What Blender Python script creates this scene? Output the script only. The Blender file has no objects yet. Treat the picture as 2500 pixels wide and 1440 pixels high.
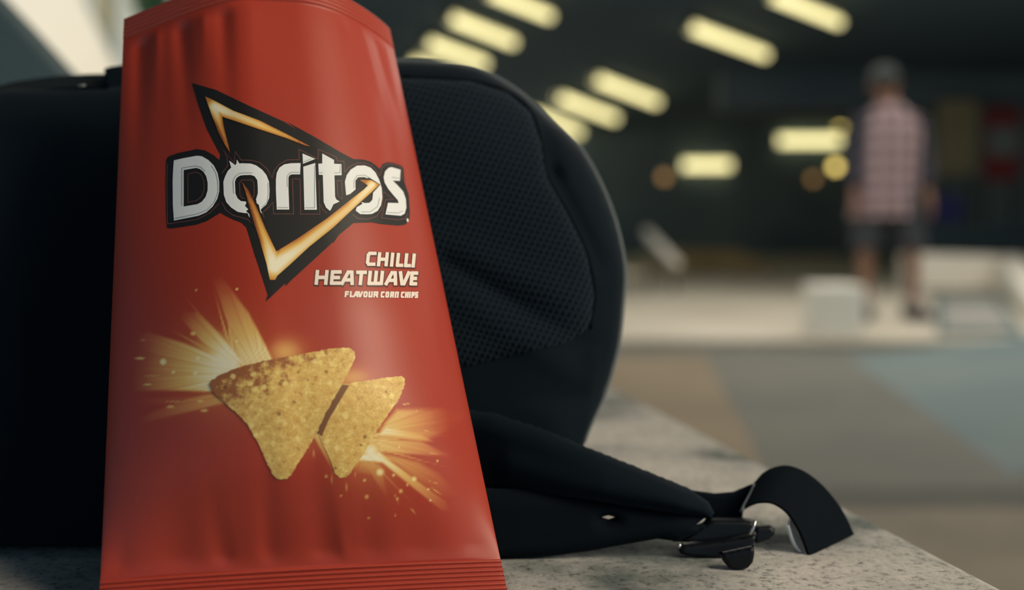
import bpy, math, random
import numpy as np
from mathutils import Vector, Matrix
from mathutils.bvhtree import BVHTree
from mathutils.geometry import delaunay_2d_cdt

scn = bpy.context.scene
C = scn.collection
random.seed(7); rng = np.random.default_rng(7)

# ------------------------------------------------------------------ camera, world, sun, area lights, exposure
LEDGE = 0.46                      # height of the ledge top above the floor
CAMZ = LEDGE + 0.20
FPX = 2778.0                      # 40 mm lens on a 36 mm wide frame of 2500 px
PITCH = math.atan(160 / FPX)
cam_d = bpy.data.cameras.new('camera'); cam = bpy.data.objects.new('camera', cam_d); C.objects.link(cam)
cam_d.lens = 40.0; cam_d.sensor_width = 36.0; cam_d.sensor_fit = 'HORIZONTAL'
cam_d.clip_start = 0.02; cam_d.clip_end = 300
cam.location = (0, 0, CAMZ); cam.rotation_euler = (math.pi / 2 - PITCH, 0, 0)
cam_d.dof.use_dof = True; cam_d.dof.focus_distance = 0.640; cam_d.dof.aperture_fstop = 2.75
cam_d.dof.aperture_blades = 9
scn.camera = cam

w = bpy.data.worlds.new('overcast_sky'); scn.world = w; w.use_nodes = True
bg = w.node_tree.nodes['Background']
bg.inputs['Color'].default_value = (0.38, 0.70, 0.98, 1); bg.inputs['Strength'].default_value = 0.42

def lamp(name, kind, loc, energy, color, aim=None, **kw):
    d = bpy.data.lights.new(name, kind); d.energy = energy; d.color = color
    for k, v in kw.items(): setattr(d, k, v)
    o = bpy.data.objects.new(name, d); C.objects.link(o); o.location = loc
    if aim is not None:
        o.rotation_euler = (Vector(aim) - Vector(loc)).to_track_quat('-Z', 'Y').to_euler()
    return o
lamp('sun', 'SUN', (-20, -16, 16), 5.0, (1.0, 0.90, 0.74), aim=(0, 0, 2.0), angle=math.radians(3))
# unseen soft area light added at the right as key for the bag
lamp('bag_key', 'AREA', (1.9, -0.25, 2.05), 76, (1.0, 0.87, 0.66), aim=(-0.12, 0.66, 0.66), shape='RECTANGLE', size=1.1, size_y=1.6)
# area light added under the solid ceiling to brighten the skate floor
lamp('floor_fill', 'AREA', (3.0, 6.6, 3.0), 225, (1.0, 0.93, 0.80), aim=(3.0, 6.6001, 0), shape='RECTANGLE', size=6.5, size_y=6.0)

vs = scn.view_settings
vs.view_transform = 'Standard'; vs.look = 'None'; vs.exposure = 0.0; vs.gamma = 1.0; vs.use_curve_mapping = False

# ------------------------------------------------------------------ picking helpers (real points in space)
FWD = np.array([0, math.cos(PITCH), -math.sin(PITCH)]); UP = np.array([0, math.sin(PITCH), math.cos(PITCH)])
RGT = np.array([1.0, 0, 0]); CAM = np.array([0, 0, CAMZ])
def ray(px, py): return FWD + (px - 1250) / FPX * RGT - (py - 720) / FPX * UP
def P(px, py, Y):
    d = ray(px, py); return CAM + d * (Y / d[1])
def PZ(px, py, Z):
    d = ray(px, py); return CAM + d * ((Z - CAMZ) / d[2])
def PL(px, py, Y0, s):                       # on the leaning plane Y = Y0 + s*(Z-LEDGE)
    d = ray(px, py); t = (Y0 + s * (CAMZ - LEDGE)) / (d[1] - s * d[2]); return CAM + d * t
def project(V):
    q = V - CAM; z = q @ FWD
    return 1250 + FPX * (q @ RGT) / z, 720 - FPX * (q @ UP) / z

# ------------------------------------------------------------------ material helpers
def mat(name, base=(0.5, 0.5, 0.5), rough=0.6, **kw):
    m = bpy.data.materials.new(name); m.use_nodes = True
    b = m.node_tree.nodes['Principled BSDF']
    b.inputs['Base Color'].default_value = (*base, 1); b.inputs['Roughness'].default_value = rough
    for k, v in kw.items():
        i = b.inputs[k.replace('_', ' ')]
        i.default_value = (*v, 1) if isinstance(v, tuple) else v
    return m
def nd(m, t, **kw):
    n = m.node_tree.nodes.new(t)
    for k, v in kw.items(): setattr(n, k, v)
    return n
def lk(m, a, b): m.node_tree.links.new(a, b)
def bs(m): return m.node_tree.nodes['Principled BSDF']
def ramp(m, stops):
    r = nd(m, 'ShaderNodeValToRGB'); e = r.color_ramp.elements
    while len(e) < len(stops): e.new(0.5)
    for i, (p, c) in enumerate(stops): e[i].position = p; e[i].color = (*c, 1)
    return r
def coord(m, what='Object'): return nd(m, 'ShaderNodeTexCoord').outputs[what]
def noise(m, vec, scale, detail=6, rough=0.6):
    n = nd(m, 'ShaderNodeTexNoise'); n.inputs['Scale'].default_value = scale
    n.inputs['Detail'].default_value = detail; n.inputs['Roughness'].default_value = rough
    lk(m, vec, n.inputs['Vector']); return n
def bump(m, height, strength, dist=0.001):
    b = nd(m, 'ShaderNodeBump'); b.inputs['Strength'].default_value = strength; b.inputs['Distance'].default_value = dist
    lk(m, height, b.inputs['Height']); lk(m, b.outputs['Normal'], bs(m).inputs['Normal']); return b
def noisy(name, c0, c1, scale, rough=0.8, bstr=0.3, bdist=0.01, detail=7, lo=0.35, hi=0.65, **kw):
    m = mat(name, c0, rough, **kw); v = coord(m); n = noise(m, v, scale, detail)
    r = ramp(m, [(lo, c0), (hi, c1)]); lk(m, n.outputs['Fac'], r.inputs['Fac']); lk(m, r.outputs['Color'], bs(m).inputs['Base Color'])
    if bstr: bump(m, n.outputs['Fac'], bstr, bdist)
    return m
def attrmat(name, attr, rough=0.4, **kw):
    m = mat(name, (1, 1, 1), rough, **kw); a = nd(m, 'ShaderNodeAttribute', attribute_name=attr)
    lk(m, a.outputs['Color'], bs(m).inputs['Base Color']); return m

# ------------------------------------------------------------------ object helpers
def thing(name, loc, label, cat, group=None, kind=None):
    o = bpy.data.objects.new(name, None); C.objects.link(o); o.location = Vector(loc)
    o.empty_display_size = 0.05
    tag(o, label, cat, group, kind); return o
def tag(o, label=None, cat=None, group=None, kind=None):
    if label: o['label'] = label
    if cat: o['category'] = cat
    if group: o['group'] = group
    if kind: o['kind'] = kind
    return o
def mobj(name, V, F, m, parent=None, smooth=True, label=None):
    V = np.asarray(V, dtype=float)
    off = np.array(parent.matrix_world.translation) if parent and parent.type == 'EMPTY' else None
    org = world_org(parent)
    if parent is None:
        org = np.array([*(V.min(0)[:2] + V.max(0)[:2]) / 2, V[:, 2].min()])
    me = bpy.data.meshes.new(name); me.from_pydata((V - org).tolist(), [], [tuple(f) for f in F]); me.update()
    if smooth: me.polygons.foreach_set('use_smooth', [True] * len(me.polygons))
    me.materials.append(m)
    o = bpy.data.objects.new(name, me); C.objects.link(o)
    if parent is None: o.location = Vector(org)
    else: o.parent = parent
    if label: o['label'] = label
    return o
def world_org(p):
    v = np.zeros(3)
    while p is not None:
        v = v + np.array(p.location); p = p.parent
    return v
def box(a, b):
    (x0, y0, z0), (x1, y1, z1) = a, b
    V = [(x0, y0, z0), (x1, y0, z0), (x1, y1, z0), (x0, y1, z0), (x0, y0, z1), (x1, y0, z1), (x1, y1, z1), (x0, y1, z1)]
    F = [(0, 3, 2, 1), (4, 5, 6, 7), (0, 1, 5, 4), (1, 2, 6, 5), (2, 3, 7, 6), (3, 0, 4, 7)]
    return V, F
def bevel(o, wd, seg=2):
    b = o.modifiers.new('bevel', 'BEVEL'); b.width = wd; b.segments = seg; b.limit_method = 'ANGLE'; return o
def prism(poly, z0, z1):                     # poly: list of (x,y)
    n = len(poly); V = [(x, y, z0) for x, y in poly] + [(x, y, z1) for x, y in poly]
    F = [tuple(range(n))[::-1], tuple(range(n, 2 * n))] + [(i, (i + 1) % n, n + (i + 1) % n, n + i) for i in range(n)]
    return V, F
def hull_prism(A, B):                        # two matching loops of 3-D points
    n = len(A); V = list(A) + list(B)
    F = [tuple(range(n))[::-1], tuple(range(n, 2 * n))] + [(i, (i + 1) % n, n + (i + 1) % n, n + i) for i in range(n)]
    return V, F
def tube(pts, r, seg=10, closed=False, caps=True):
    pts = [Vector(p) for p in pts]; n = len(pts); V = []; F = []
    rr = r if hasattr(r, '__len__') else [r] * n
    ref = Vector((0, 0, 1)); t0 = (pts[1] - pts[0]).normalized()
    if abs(t0.dot(ref)) > 0.9: ref = Vector((1, 0, 0))
    nrm = t0.cross(ref).normalized()
    for i, p in enumerate(pts):
        a = pts[max(i - 1, 0)]; b = pts[min(i + 1, n - 1)]; t = (b - a).normalized()
        nrm = (nrm - t * nrm.dot(t)).normalized(); bn = t.cross(nrm)
        for k in range(seg):
            an = 2 * math.pi * k / seg; q = p + (nrm * math.cos(an) + bn * math.sin(an)) * rr[i]; V.append(tuple(q))
    for i in range(n - 1):
        for k in range(seg):
            F.append((i * seg + k, i * seg + (k + 1) % seg, (i + 1) * seg + (k + 1) % seg, (i + 1) * seg + k))
    if caps: F.append(tuple(range(seg))[::-1]); F.append(tuple((n - 1) * seg + k for k in range(seg)))
    return V, F
def smooth_line(pts, n):                     # Catmull-Rom resampling
    p = np.array(pts, float); p = np.vstack([2 * p[0] - p[1], p, 2 * p[-1] - p[-2]]); out = []
    m = len(p) - 3
    for t in np.linspace(0, m - 1e-6, n):
        i = int(t); f = t - i; a, b, c, d = p[i:i + 4]
        out.append(0.5 * (2 * b + (c - a) * f + (2 * a - 5 * b + 4 * c - d) * f * f + (3 * b - a - 3 * c + d) * f ** 3))
    return np.array(out)

# ---- flat outline tools
def inside(pts, loops):
    x, y = pts[:, 0], pts[:, 1]; r = np.zeros(len(pts), bool)
    for L in loops:
        L = np.asarray(L); x0, y0 = L[:, 0], L[:, 1]; x1, y1 = np.roll(x0, -1), np.roll(y0, -1)
        for a, b, c, d in zip(x0, y0, x1, y1):
            if b == d: continue
            k = ((b > y) != (d > y)) & (x < (c - a) * (y - b) / (d - b) + a); r ^= k
    return r
def edist(pts, loops, closed=True):
    best = np.full(len(pts), 1e9)
    for L in loops:
        L = np.asarray(L, float); N = np.roll(L, -1, 0)
        if not closed: L, N = L[:-1], N[:-1]
        for a, b in zip(L, N):
            ab = b - a; l2 = ab @ ab
            if l2 == 0: continue
            t = np.clip(((pts - a) @ ab) / l2, 0, 1); best = np.minimum(best, np.hypot(*(pts - a - t[:, None] * ab).T))
    return best
def resample(L, sp):
    L = np.asarray(L, float); out = []
    for a, b in zip(L, np.roll(L, -1, 0)):
        n = max(1, int(np.hypot(*(b - a)) / sp))
        for k in range(n): out.append(a + (b - a) * k / n)
    return np.array(out)
def fill(loops, sp, rim=None):
    """triangulate an outline with holes; returns 2-D verts, tris, number of rim verts"""
    loops = [resample(L, rim or sp) for L in loops]
    allp = np.vstack(loops); edges = []; k = 0
    for L in loops:
        n = len(L); edges += [(k + i, k + (i + 1) % n) for i in range(n)]; k += n
    lo, hi = allp.min(0), allp.max(0); gx = np.arange(lo[0] + sp / 2, hi[0], sp); gy = np.arange(lo[1] + sp / 2, hi[1], sp * 0.866)
    if len(gx) and len(gy):
        G = np.array([(x + (sp / 2 if j % 2 else 0), y) for j, y in enumerate(gy) for x in gx])
        G = G[inside(G, loops)]
        if len(G): G = G[edist(G, loops) > sp * 0.55]
    else: G = np.zeros((0, 2))
    pts = np.vstack([allp, G]) if len(G) else allp
    v, e, f, *_ = delaunay_2d_cdt([Vector(p) for p in pts], edges, [], 0, 1e-6)
    v = np.array([tuple(q) for q in v]); f = np.array([t for t in f if len(t) == 3])
    cen = v[f].mean(1); f = f[inside(cen, loops)]
    e1 = v[f[:, 1]] - v[f[:, 0]]; e2 = v[f[:, 2]] - v[f[:, 0]]; f = f[np.abs(e1[:, 0] * e2[:, 1] - e1[:, 1] * e2[:, 0]) > 0.02]
    return v, f, loops
def pillow(name, loops, plane, tf, tb, ew, sp, m, parent, extra=None, power=2.0, label=None, dscale=None, ysh=None):
    """padded shape: outline (pixels) laid on a leaning plane, rounded over `ew` towards its rim"""
    v, f, L = fill(loops, sp); d = edist(v, L); t = np.clip(d * (dscale(v) if dscale else 1) / ew, 0, 1)
    prof = (1 - (1 - t) ** power) ** (1 / power); rimv = d < 1e-3
    base = np.array([PL(x, y, *plane) for x, y in v])
    if ysh: base = base + ysh(v)[:, None] * np.array([0, 1.0, 0])
    nv = np.array([0, -1.0, 0.0])
    ex = extra(v, t) if extra else 0
    A = base + (prof * tf + ex * (~rimv))[:, None] * nv; B = base - (prof * tb)[:, None] * nv
    n = len(v); idx = np.arange(n); bidx = idx.copy(); keep = ~rimv
    bidx[keep] = n + np.arange(keep.sum()); V = np.vstack([A, B[keep]])
    # orientation: image y is down, so flip for faces looking at the camera
    a, b, c = v[f[:, 0]], v[f[:, 1]], v[f[:, 2]]
    s = (b - a)[:, 0] * (c - a)[:, 1] - (b - a)[:, 1] * (c - a)[:, 0]
    f = np.where((s > 0)[:, None], f[:, ::-1], f)
    F = f.tolist() + bidx[f[:, ::-1]].tolist()
    o = mobj(name, V, F, m, parent, True, label)
    return o, V, F

# ================================================================== MATERIALS
M = {}
M['floor'] = noisy('grey_concrete_floor', (0.115, 0.125, 0.115), (0.175, 0.17, 0.145), 0.9, 0.75, 0.2, 0.01)
M['platform'] = noisy('daylight_toned_concrete', (0.50, 0.45, 0.37), (0.68, 0.63, 0.53), 0.5, 0.7, 0.1, 0.01)
M['strip'] = noisy('brown_paving', (0.21, 0.165, 0.11), (0.28, 0.22, 0.15), 1.2, 0.8, 0.2, 0.01)
M['bluebank'] = noisy('blue_grey_concrete', (0.11, 0.17, 0.19), (0.17, 0.22, 0.22), 0.8, 0.7, 0.1, 0.01)
M['cream'] = noisy('cream_painted_concrete', (0.80, 0.75, 0.66), (0.88, 0.84, 0.76), 2.0, 0.6, 0.1, 0.01)
M['column'] = noisy('pale_column_concrete', (0.74, 0.68, 0.56), (0.82, 0.76, 0.65), 0.6, 0.7, 0.1, 0.01)
M['slate'] = noisy('slate_concrete', (0.05, 0.085, 0.10), (0.075, 0.115, 0.13), 1.5, 0.8, 0.2, 0.01)
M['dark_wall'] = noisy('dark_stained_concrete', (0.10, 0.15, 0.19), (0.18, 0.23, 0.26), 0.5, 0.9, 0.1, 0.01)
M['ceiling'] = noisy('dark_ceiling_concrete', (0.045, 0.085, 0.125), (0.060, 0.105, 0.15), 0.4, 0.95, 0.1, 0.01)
M['ply'] = noisy('ochre_plywood', (0.22, 0.15, 0.06), (0.30, 0.21, 0.09), 1.6, 0.6, 0.0)
M['olive'] = noisy('olive_steel', (0.25, 0.21, 0.10), (0.30, 0.26, 0.13), 1.6, 0.5, 0.0)
M['grey_wall'] = noisy('pale_grey_render', (0.42, 0.42, 0.36), (0.5, 0.5, 0.44), 0.4, 0.9, 0.0)
M['leaf'] = noisy('green_leaf', (0.03, 0.10, 0.03), (0.09, 0.20, 0.06), 3.0, 0.6, 0.0)
M['bark'] = noisy('bark', (0.08, 0.06, 0.04), (0.13, 0.10, 0.07), 9.0, 0.9, 0.3)
M['fixture'] = mat('dark_fixture_metal', (0.05, 0.05, 0.05), 0.5)
M['chrome'] = mat('satin_metal', (0.55, 0.57, 0.58), 0.3, Metallic=0.9)
M['white'] = noisy('white_paint', (0.88, 0.85, 0.76), (0.92, 0.9, 0.82), 3.0, 0.5, 0.0)
def glow(name, col, s):
    m = mat(name, (0.9, 0.9, 0.85), 0.4); b = bs(m)
    b.inputs['Emission Color'].default_value = (*col, 1); b.inputs['Emission Strength'].default_value = s; return m
M['tube'] = glow('fluorescent_tube', (1.0, 0.88, 0.41), 1.95)
M['bulb'] = glow('round_bulkhead_lamp', (1.0, 0.74, 0.19), 3.6)
M['bulb_dim'] = glow('dim_amber_lamp', (1.0, 0.5, 0.14), 0.7)

# ledge: weathered concrete with pale, pinkish and dark patches and speckle
def ledge_mat():
    m = mat('weathered_ledge_concrete', (0.4, 0.37, 0.32), 0.85); v = coord(m)
    n1 = noise(m, v, 7, 4, 0.55); r1 = ramp(m, [(0.38, (0.13, 0.155, 0.155)), (0.48, (0.42, 0.42, 0.42)), (0.64, (0.60, 0.575, 0.56))])
    lk(m, n1.outputs['Fac'], r1.inputs['Fac'])
    mp = nd(m, 'ShaderNodeMapping'); mp.inputs['Scale'].default_value = (1, 1, 1); lk(m, v, mp.inputs['Vector'])
    n2 = noise(m, mp.outputs['Vector'], 190, 8, 0.72); r2 = ramp(m, [(0.34, (0.30, 0.30, 0.30)), (0.47, (0.92, 0.92, 0.90)), (0.66, (1.12, 1.10, 1.05))])
    lk(m, n2.outputs['Fac'], r2.inputs['Fac'])
    mx = nd(m, 'ShaderNodeMix', data_type='RGBA', blend_type='MULTIPLY'); mx.inputs[0].default_value = 1.0
    lk(m, r1.outputs['Color'], mx.inputs[6]); lk(m, r2.outputs['Color'], mx.inputs[7])
    vo = nd(m, 'ShaderNodeTexVoronoi'); vo.inputs['Scale'].default_value = 60; lk(m, v, vo.inputs['Vector'])
    r3 = ramp(m, [(0.06, (0.25, 0.25, 0.25)), (0.16, (1, 1, 1))]); lk(m, vo.outputs['Distance'], r3.inputs['Fac'])
    mx2 = nd(m, 'ShaderNodeMix', data_type='RGBA', blend_type='MULTIPLY'); mx2.inputs[0].default_value = 0.6
    lk(m, mx.outputs[2], mx2.inputs[6]); lk(m, r3.outputs['Color'], mx2.inputs[7])
    lk(m, mx2.outputs[2], bs(m).inputs['Base Color'])
    bump(m, n2.outputs['Fac'], 0.8, 0.002); return m
M['ledge'] = ledge_mat()

# fabrics
def fabric(name, base, scale=900, sheen=0.35, rough=0.85, tint=(0.5, 0.62, 0.72)):
    m = mat(name, base, rough, Sheen_Weight=sheen, Sheen_Roughness=0.45, Sheen_Tint=tint)
    bs(m).inputs['Specular IOR Level'].default_value = 0.08
    n = noise(m, coord(m), scale, 3); bump(m, n.outputs['Fac'], 0.35, 0.0006); return m
M['pack'] = fabric('black_nylon', (0.0026, 0.0068, 0.0120), sheen=0.05)
M['strap'] = fabric('black_webbing', (0.0018, 0.0046, 0.0080), 1400, sheen=0.03)
M['piping'] = fabric('rim_lit_piping', (0.10, 0.115, 0.125), 1500, 0.6)  # backlit rim highlight is put into this lighter grey
M['buckle'] = mat('black_plastic', (0.003, 0.005, 0.008), 0.4); bs(M['buckle']).inputs['Specular IOR Level'].default_value = 0.22
M['tag'] = mat('lit_webbing', (0.55, 0.58, 0.62), 0.5)  # inside of the webbing loop, caught light put into the pale colour
def mesh_fabric():
    m = mat('air_mesh_fabric', (0.006, 0.009, 0.013), 0.9, Sheen_Weight=0.10, Sheen_Roughness=0.5, Sheen_Tint=(0.5, 0.62, 0.72))
    bs(m).inputs['Specular IOR Level'].default_value = 0.12
    uv = nd(m, 'ShaderNodeUVMap', uv_map='cloth')
    sx = nd(m, 'ShaderNodeSeparateXYZ'); lk(m, uv.outputs['UV'], sx.inputs[0])
    def s(a, b):                                     # sin(a*x + b*y)
        p = nd(m, 'ShaderNodeMath', operation='MULTIPLY'); p.inputs[1].default_value = a; lk(m, sx.outputs['X'], p.inputs[0])
        q = nd(m, 'ShaderNodeMath', operation='MULTIPLY_ADD'); q.inputs[1].default_value = b; lk(m, sx.outputs['Y'], q.inputs[0]); lk(m, p.outputs[0], q.inputs[2])
        r = nd(m, 'ShaderNodeMath', operation='SINE'); lk(m, q.outputs[0], r.inputs[0]); return r
    a = s(0.40, 0.20); b = s(0.10, -0.42)
    hb = nd(m, 'ShaderNodeMath', operation='MULTIPLY'); hb.inputs[1].default_value = 0.6; lk(m, b.outputs[0], hb.inputs[0])
    mu = nd(m, 'ShaderNodeMath', operation='MAXIMUM'); lk(m, a.outputs[0], mu.inputs[0]); lk(m, hb.outputs[0], mu.inputs[1])
    r = ramp(m, [(0.0, (0.0008, 0.0034, 0.0080)), (1.0, (0.0062, 0.0150, 0.0260))]); lk(m, mu.outputs[0], r.inputs['Fac'])
    lk(m, r.outputs['Color'], bs(m).inputs['Base Color'])
    bump(m, mu.outputs[0], 0.6, 0.0012); return m
M['airmesh'] = mesh_fabric()

# bag print
RED = (0.36, 0.036, 0.019)
FOIL = dict(rough=0.36); FOILK = {'Specular IOR Level': 0.5}
def foil(m):
    bs(m).inputs['Specular IOR Level'].default_value = 0.42; bs(m).inputs['Coat Weight'].default_value = 0.08
    bs(m).inputs['Coat Roughness'].default_value = 0.40; return m
M['bag'] = foil(attrmat('printed_red_foil', 'print', 0.46))
M['seal'] = foil(mat('crimped_red_foil', (0.38, 0.045, 0.026), 0.42))
M['ink_black'] = foil(mat('black_print', (0.010, 0.010, 0.011), 0.52))
M['ink_white'] = foil(mat('white_print', (0.76, 0.78, 0.80), 0.5))
M['ink_grey'] = foil(mat('grey_bevel_print', (0.38, 0.41, 0.42), 0.45))
M['ink_line'] = foil(mat('dull_pink_line_print', (0.13, 0.055, 0.05), 0.45))
M['ink_shadow'] = foil(mat('brown_drop_shade_print', (0.085, 0.022, 0.014), 0.45))
M['ink_pale'] = foil(mat('pale_pink_print', (0.80, 0.70, 0.63), 0.45))
M['flame'] = foil(attrmat('flame_print', 'print', 0.46))
def chip_mat():
    m = foil(mat('printed_corn_chip', (0.6, 0.4, 0.12), 0.55)); uv = nd(m, 'ShaderNodeUVMap', uv_map='px').outputs['UV']
    n1 = noise(m, uv, 58, 6, 0.70); r1 = ramp(m, [(0.30, (0.46, 0.22, 0.07)), (0.42, (0.66, 0.40, 0.11)), (0.54, (0.74, 0.50, 0.15)), (0.68, (0.88, 0.70, 0.24))])
    lk(m, n1.outputs['Fac'], r1.inputs['Fac'])
    # reddish toasted corner
    a = nd(m, 'ShaderNodeAttribute', attribute_name='toast'); n2 = noise(m, uv, 38, 6, 0.7)
    ad = nd(m, 'ShaderNodeMath', operation='ADD'); lk(m, a.outputs['Fac'], ad.inputs[0]); lk(m, n2.outputs['Fac'], ad.inputs[1])
    r2 = ramp(m, [(0.84, (0, 0, 0)), (0.98, (1, 1, 1))]); lk(m, ad.outputs[0], r2.inputs['Fac'])
    mx = nd(m, 'ShaderNodeMix', data_type='RGBA'); lk(m, r2.outputs['Color'], mx.inputs[0]); lk(m, r1.outputs['Color'], mx.inputs[6])
    mx.inputs[7].default_value = (0.34, 0.12, 0.045, 1)
    # dark specks
    vo = nd(m, 'ShaderNodeTexVoronoi'); vo.inputs['Scale'].default_value = 26; lk(m, uv, vo.inputs['Vector'])
    n4 = noise(m, uv, 9, 2); sb = nd(m, 'ShaderNodeMath', operation='MULTIPLY_ADD'); sb.inputs[1].default_value = 0.5; sb.inputs[2].default_value = -0.13
    lk(m, n4.outputs['Fac'], sb.inputs[0])
    cm = nd(m, 'ShaderNodeMath', operation='LESS_THAN'); lk(m, vo.outputs['Distance'], cm.inputs[0]); lk(m, sb.outputs[0], cm.inputs[1])
    ml = nd(m, 'ShaderNodeMath', operation='MULTIPLY'); ml.inputs[1].default_value = 0.55; lk(m, cm.outputs[0], ml.inputs[0])
    mx2 = nd(m, 'ShaderNodeMix', data_type='RGBA'); lk(m, ml.outputs[0], mx2.inputs[0]); lk(m, mx.outputs[2], mx2.inputs[6]); mx2.inputs[7].default_value = (0.10, 0.03, 0.012, 1)
    vl = nd(m, 'ShaderNodeTexVoronoi'); vl.inputs['Scale'].default_value = 34; lk(m, uv, vl.inputs['Vector'])
    wv = noise(m, uv, 60, 3, 0.6); va = nd(m, 'ShaderNodeMath', operation='MULTIPLY_ADD'); va.inputs[1].default_value = 0.55; lk(m, wv.outputs['Fac'], va.inputs[0]); lk(m, vl.outputs['Distance'], va.inputs[2])
    rl = ramp(m, [(0.40, (1, 1, 1)), (0.58, (0, 0, 0))]); lk(m, va.outputs[0], rl.inputs['Fac'])
    lm = nd(m, 'ShaderNodeMath', operation='MULTIPLY'); lm.inputs[1].default_value = 0.75; lk(m, rl.outputs['Color'], lm.inputs[0])
    mxl = nd(m, 'ShaderNodeMix', data_type='RGBA'); lk(m, lm.outputs[0], mxl.inputs[0]); lk(m, mx2.outputs[2], mxl.inputs[6]); mxl.inputs[7].default_value = (0.90, 0.72, 0.26, 1)
    mx2 = mxl
    n3 = noise(m, uv, 210, 3, 0.7); r3 = ramp(m, [(0.3, (0.7, 0.64, 0.58)), (0.55, (1.0, 1.0, 1.0))]); lk(m, n3.outputs['Fac'], r3.inputs['Fac'])
    mx3 = nd(m, 'ShaderNodeMix', data_type='RGBA', blend_type='MULTIPLY'); mx3.inputs[0].default_value = 0.8
    lk(m, mx2.outputs[2], mx3.inputs[6]); lk(m, r3.outputs['Color'], mx3.inputs[7]); lk(m, mx3.outputs[2], bs(m).inputs['Base Color'])
    return m
M['chip'] = chip_mat()

# ================================================================== SETTING
def struct(name, VF, m, label=None, smooth=False, parent=None):
    o = mobj(name, VF[0], VF[1], m, parent, smooth)
    if parent is None: o['kind'] = 'structure'
    if label: o['label'] = label
    return o
CEIL = CAMZ + 2.40
struct('floor', box((-40, -8, -0.2), (14, 60, 0)), M['floor'], 'grey stained concrete floor of the skate space')
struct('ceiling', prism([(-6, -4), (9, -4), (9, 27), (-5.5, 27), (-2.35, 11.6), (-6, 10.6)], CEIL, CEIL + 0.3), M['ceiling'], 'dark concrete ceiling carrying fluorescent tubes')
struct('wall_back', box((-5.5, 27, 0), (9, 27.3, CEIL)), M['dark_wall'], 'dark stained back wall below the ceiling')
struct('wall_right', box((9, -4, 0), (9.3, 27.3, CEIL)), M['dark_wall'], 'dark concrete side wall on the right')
struct('shade_wall_left', box((-3.5, 0.9, 0), (-3.2, 4.2, CEIL)), M['slate'], 'unseen dark wall added on the left to shade the bag')  # unseen wall added to keep light off the bag's left side

# ledge on which everything in front stands
def E(z): return 0.279 - 0.18 * (z - 0.63)
o = mobj('concrete_ledge', *prism([(-1.6, 0.30), (E(0.30), 0.30), (E(2.3), 2.3), (-1.6, 2.3)], 0.0, LEDGE), M['ledge'], None, False)
tag(o, 'weathered speckled concrete ledge under the bag and backpack', 'ledge'); bevel(o, 0.012, 3)

# far floor, a step higher; daylight there is put into the pale colour
o = mobj('pale_platform', *prism([(-1.0, 6.35), (8.9, 6.35), (8.9, 26.9), (-1.0, 26.9)], 0, 0.055), M['platform'], None, False)
tag(o, 'broad concrete platform, toned pale for daylight, beneath the standing person', 'platform'); bevel(o, 0.02)
def fl(px, py, z=0.0): p = PZ(px, py, z); return (p[0], p[1])
o = mobj('paving_strip', *prism([(0.30, 2.0), (0.62, 2.6), fl(1830, 1090), fl(1722, 878), fl(1400, 878), (0.02, 2.45)], 0, 0.02), M['strip'], None, False)
tag(o, 'brown paving strip running along the foot of the ledge', 'paving')
# blue-grey bank on the right: slopes up to the right
a, b = (1.9, 5.9), (1.55, 3.3)
V = [(1.75, 5.9, 0.0), (1.35, 3.05, 0.0), (4.5, 3.05, 0.32), (4.5, 5.9, 0.32), (4.5, 3.05, 0), (4.5, 5.9, 0)]
F = [(0, 1, 2, 3), (1, 4, 2), (0, 3, 5), (2, 4, 5, 3), (0, 5, 4, 1)]
o = mobj('skate_bank', V, F, M['bluebank'], None, False); tag(o, 'blue-grey skate bank sloping up at the right edge', 'ramp')

# cream ledge with sloping arm
t = thing('hubba_ledge', P(2335, 715, 11.0), 'long cream painted ledge bending into a sloping arm, right of the person', 'ledge')
Y = 11.0
A = [P(2225, 618, Y), P(2435, 624, Y), P(2435, 706, Y), P(2225, 704, Y)]
mobj('top_block', *hull_prism(A, [p + np.array([0, 0.35, 0]) for p in A]), M['cream'], t, False)
A = [P(2432, 624, Y), P(2530, 758, 7.2), P(2530, 860, 7.2), P(2432, 708, Y)]; A[2][2] = 0.056
mobj('sloping_arm', *hull_prism(A, [p + np.array([0.3, 0.12, 0]) for p in A]), M['cream'], t, False)
A = [P(2225, 700, Y + 0.06), P(2440, 704, Y + 0.06), P(2440, 707, Y + 0.06), P(2225, 710, Y + 0.06)]; A[2][2] = A[3][2] = 0.056
mobj('base_wall', *hull_prism(A, [p + np.array([0, 0.3, 0]) for p in A]), M['bluebank'], t, False)
# grey floor, its shadow painted as a teal border in front of the cream ledge
def pad(pts, z0, z1): return prism([fl(x, y, z1) for x, y in pts], z0, z1)
t = thing('shadowed_floor', PZ(2360, 800, 0.056), 'grey floor with painted teal border lying in front of the cream ledge', 'pad')
mobj('shading', *pad([(2290, 812), (2500, 812), (2440, 722), (2280, 720)], 0.056, 0.075), M['bluebank'], t, False)
mobj('floor_patch', *pad([(2306, 800), (2470, 800), (2425, 735), (2300, 733)], 0.0755, 0.09), noisy('grey_floor_patch', (0.30, 0.30, 0.29), (0.38, 0.37, 0.35), 1.5, 0.7, 0), t, False)
o = mobj('shade_strip', *pad([(2020, 1238), (2640, 1238), (2640, 1188), (1990, 1188)], 0.0, 0.008), noisy('dark_olive_shade', (0.05, 0.05, 0.04), (0.08, 0.08, 0.065), 3, 0.7, 0), None, False); tag(o, 'dark strip of painted shade crossing the grey floor at lower right', 'painted shade')  # dark slab painted in for the shade at the bank's front edge
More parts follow.
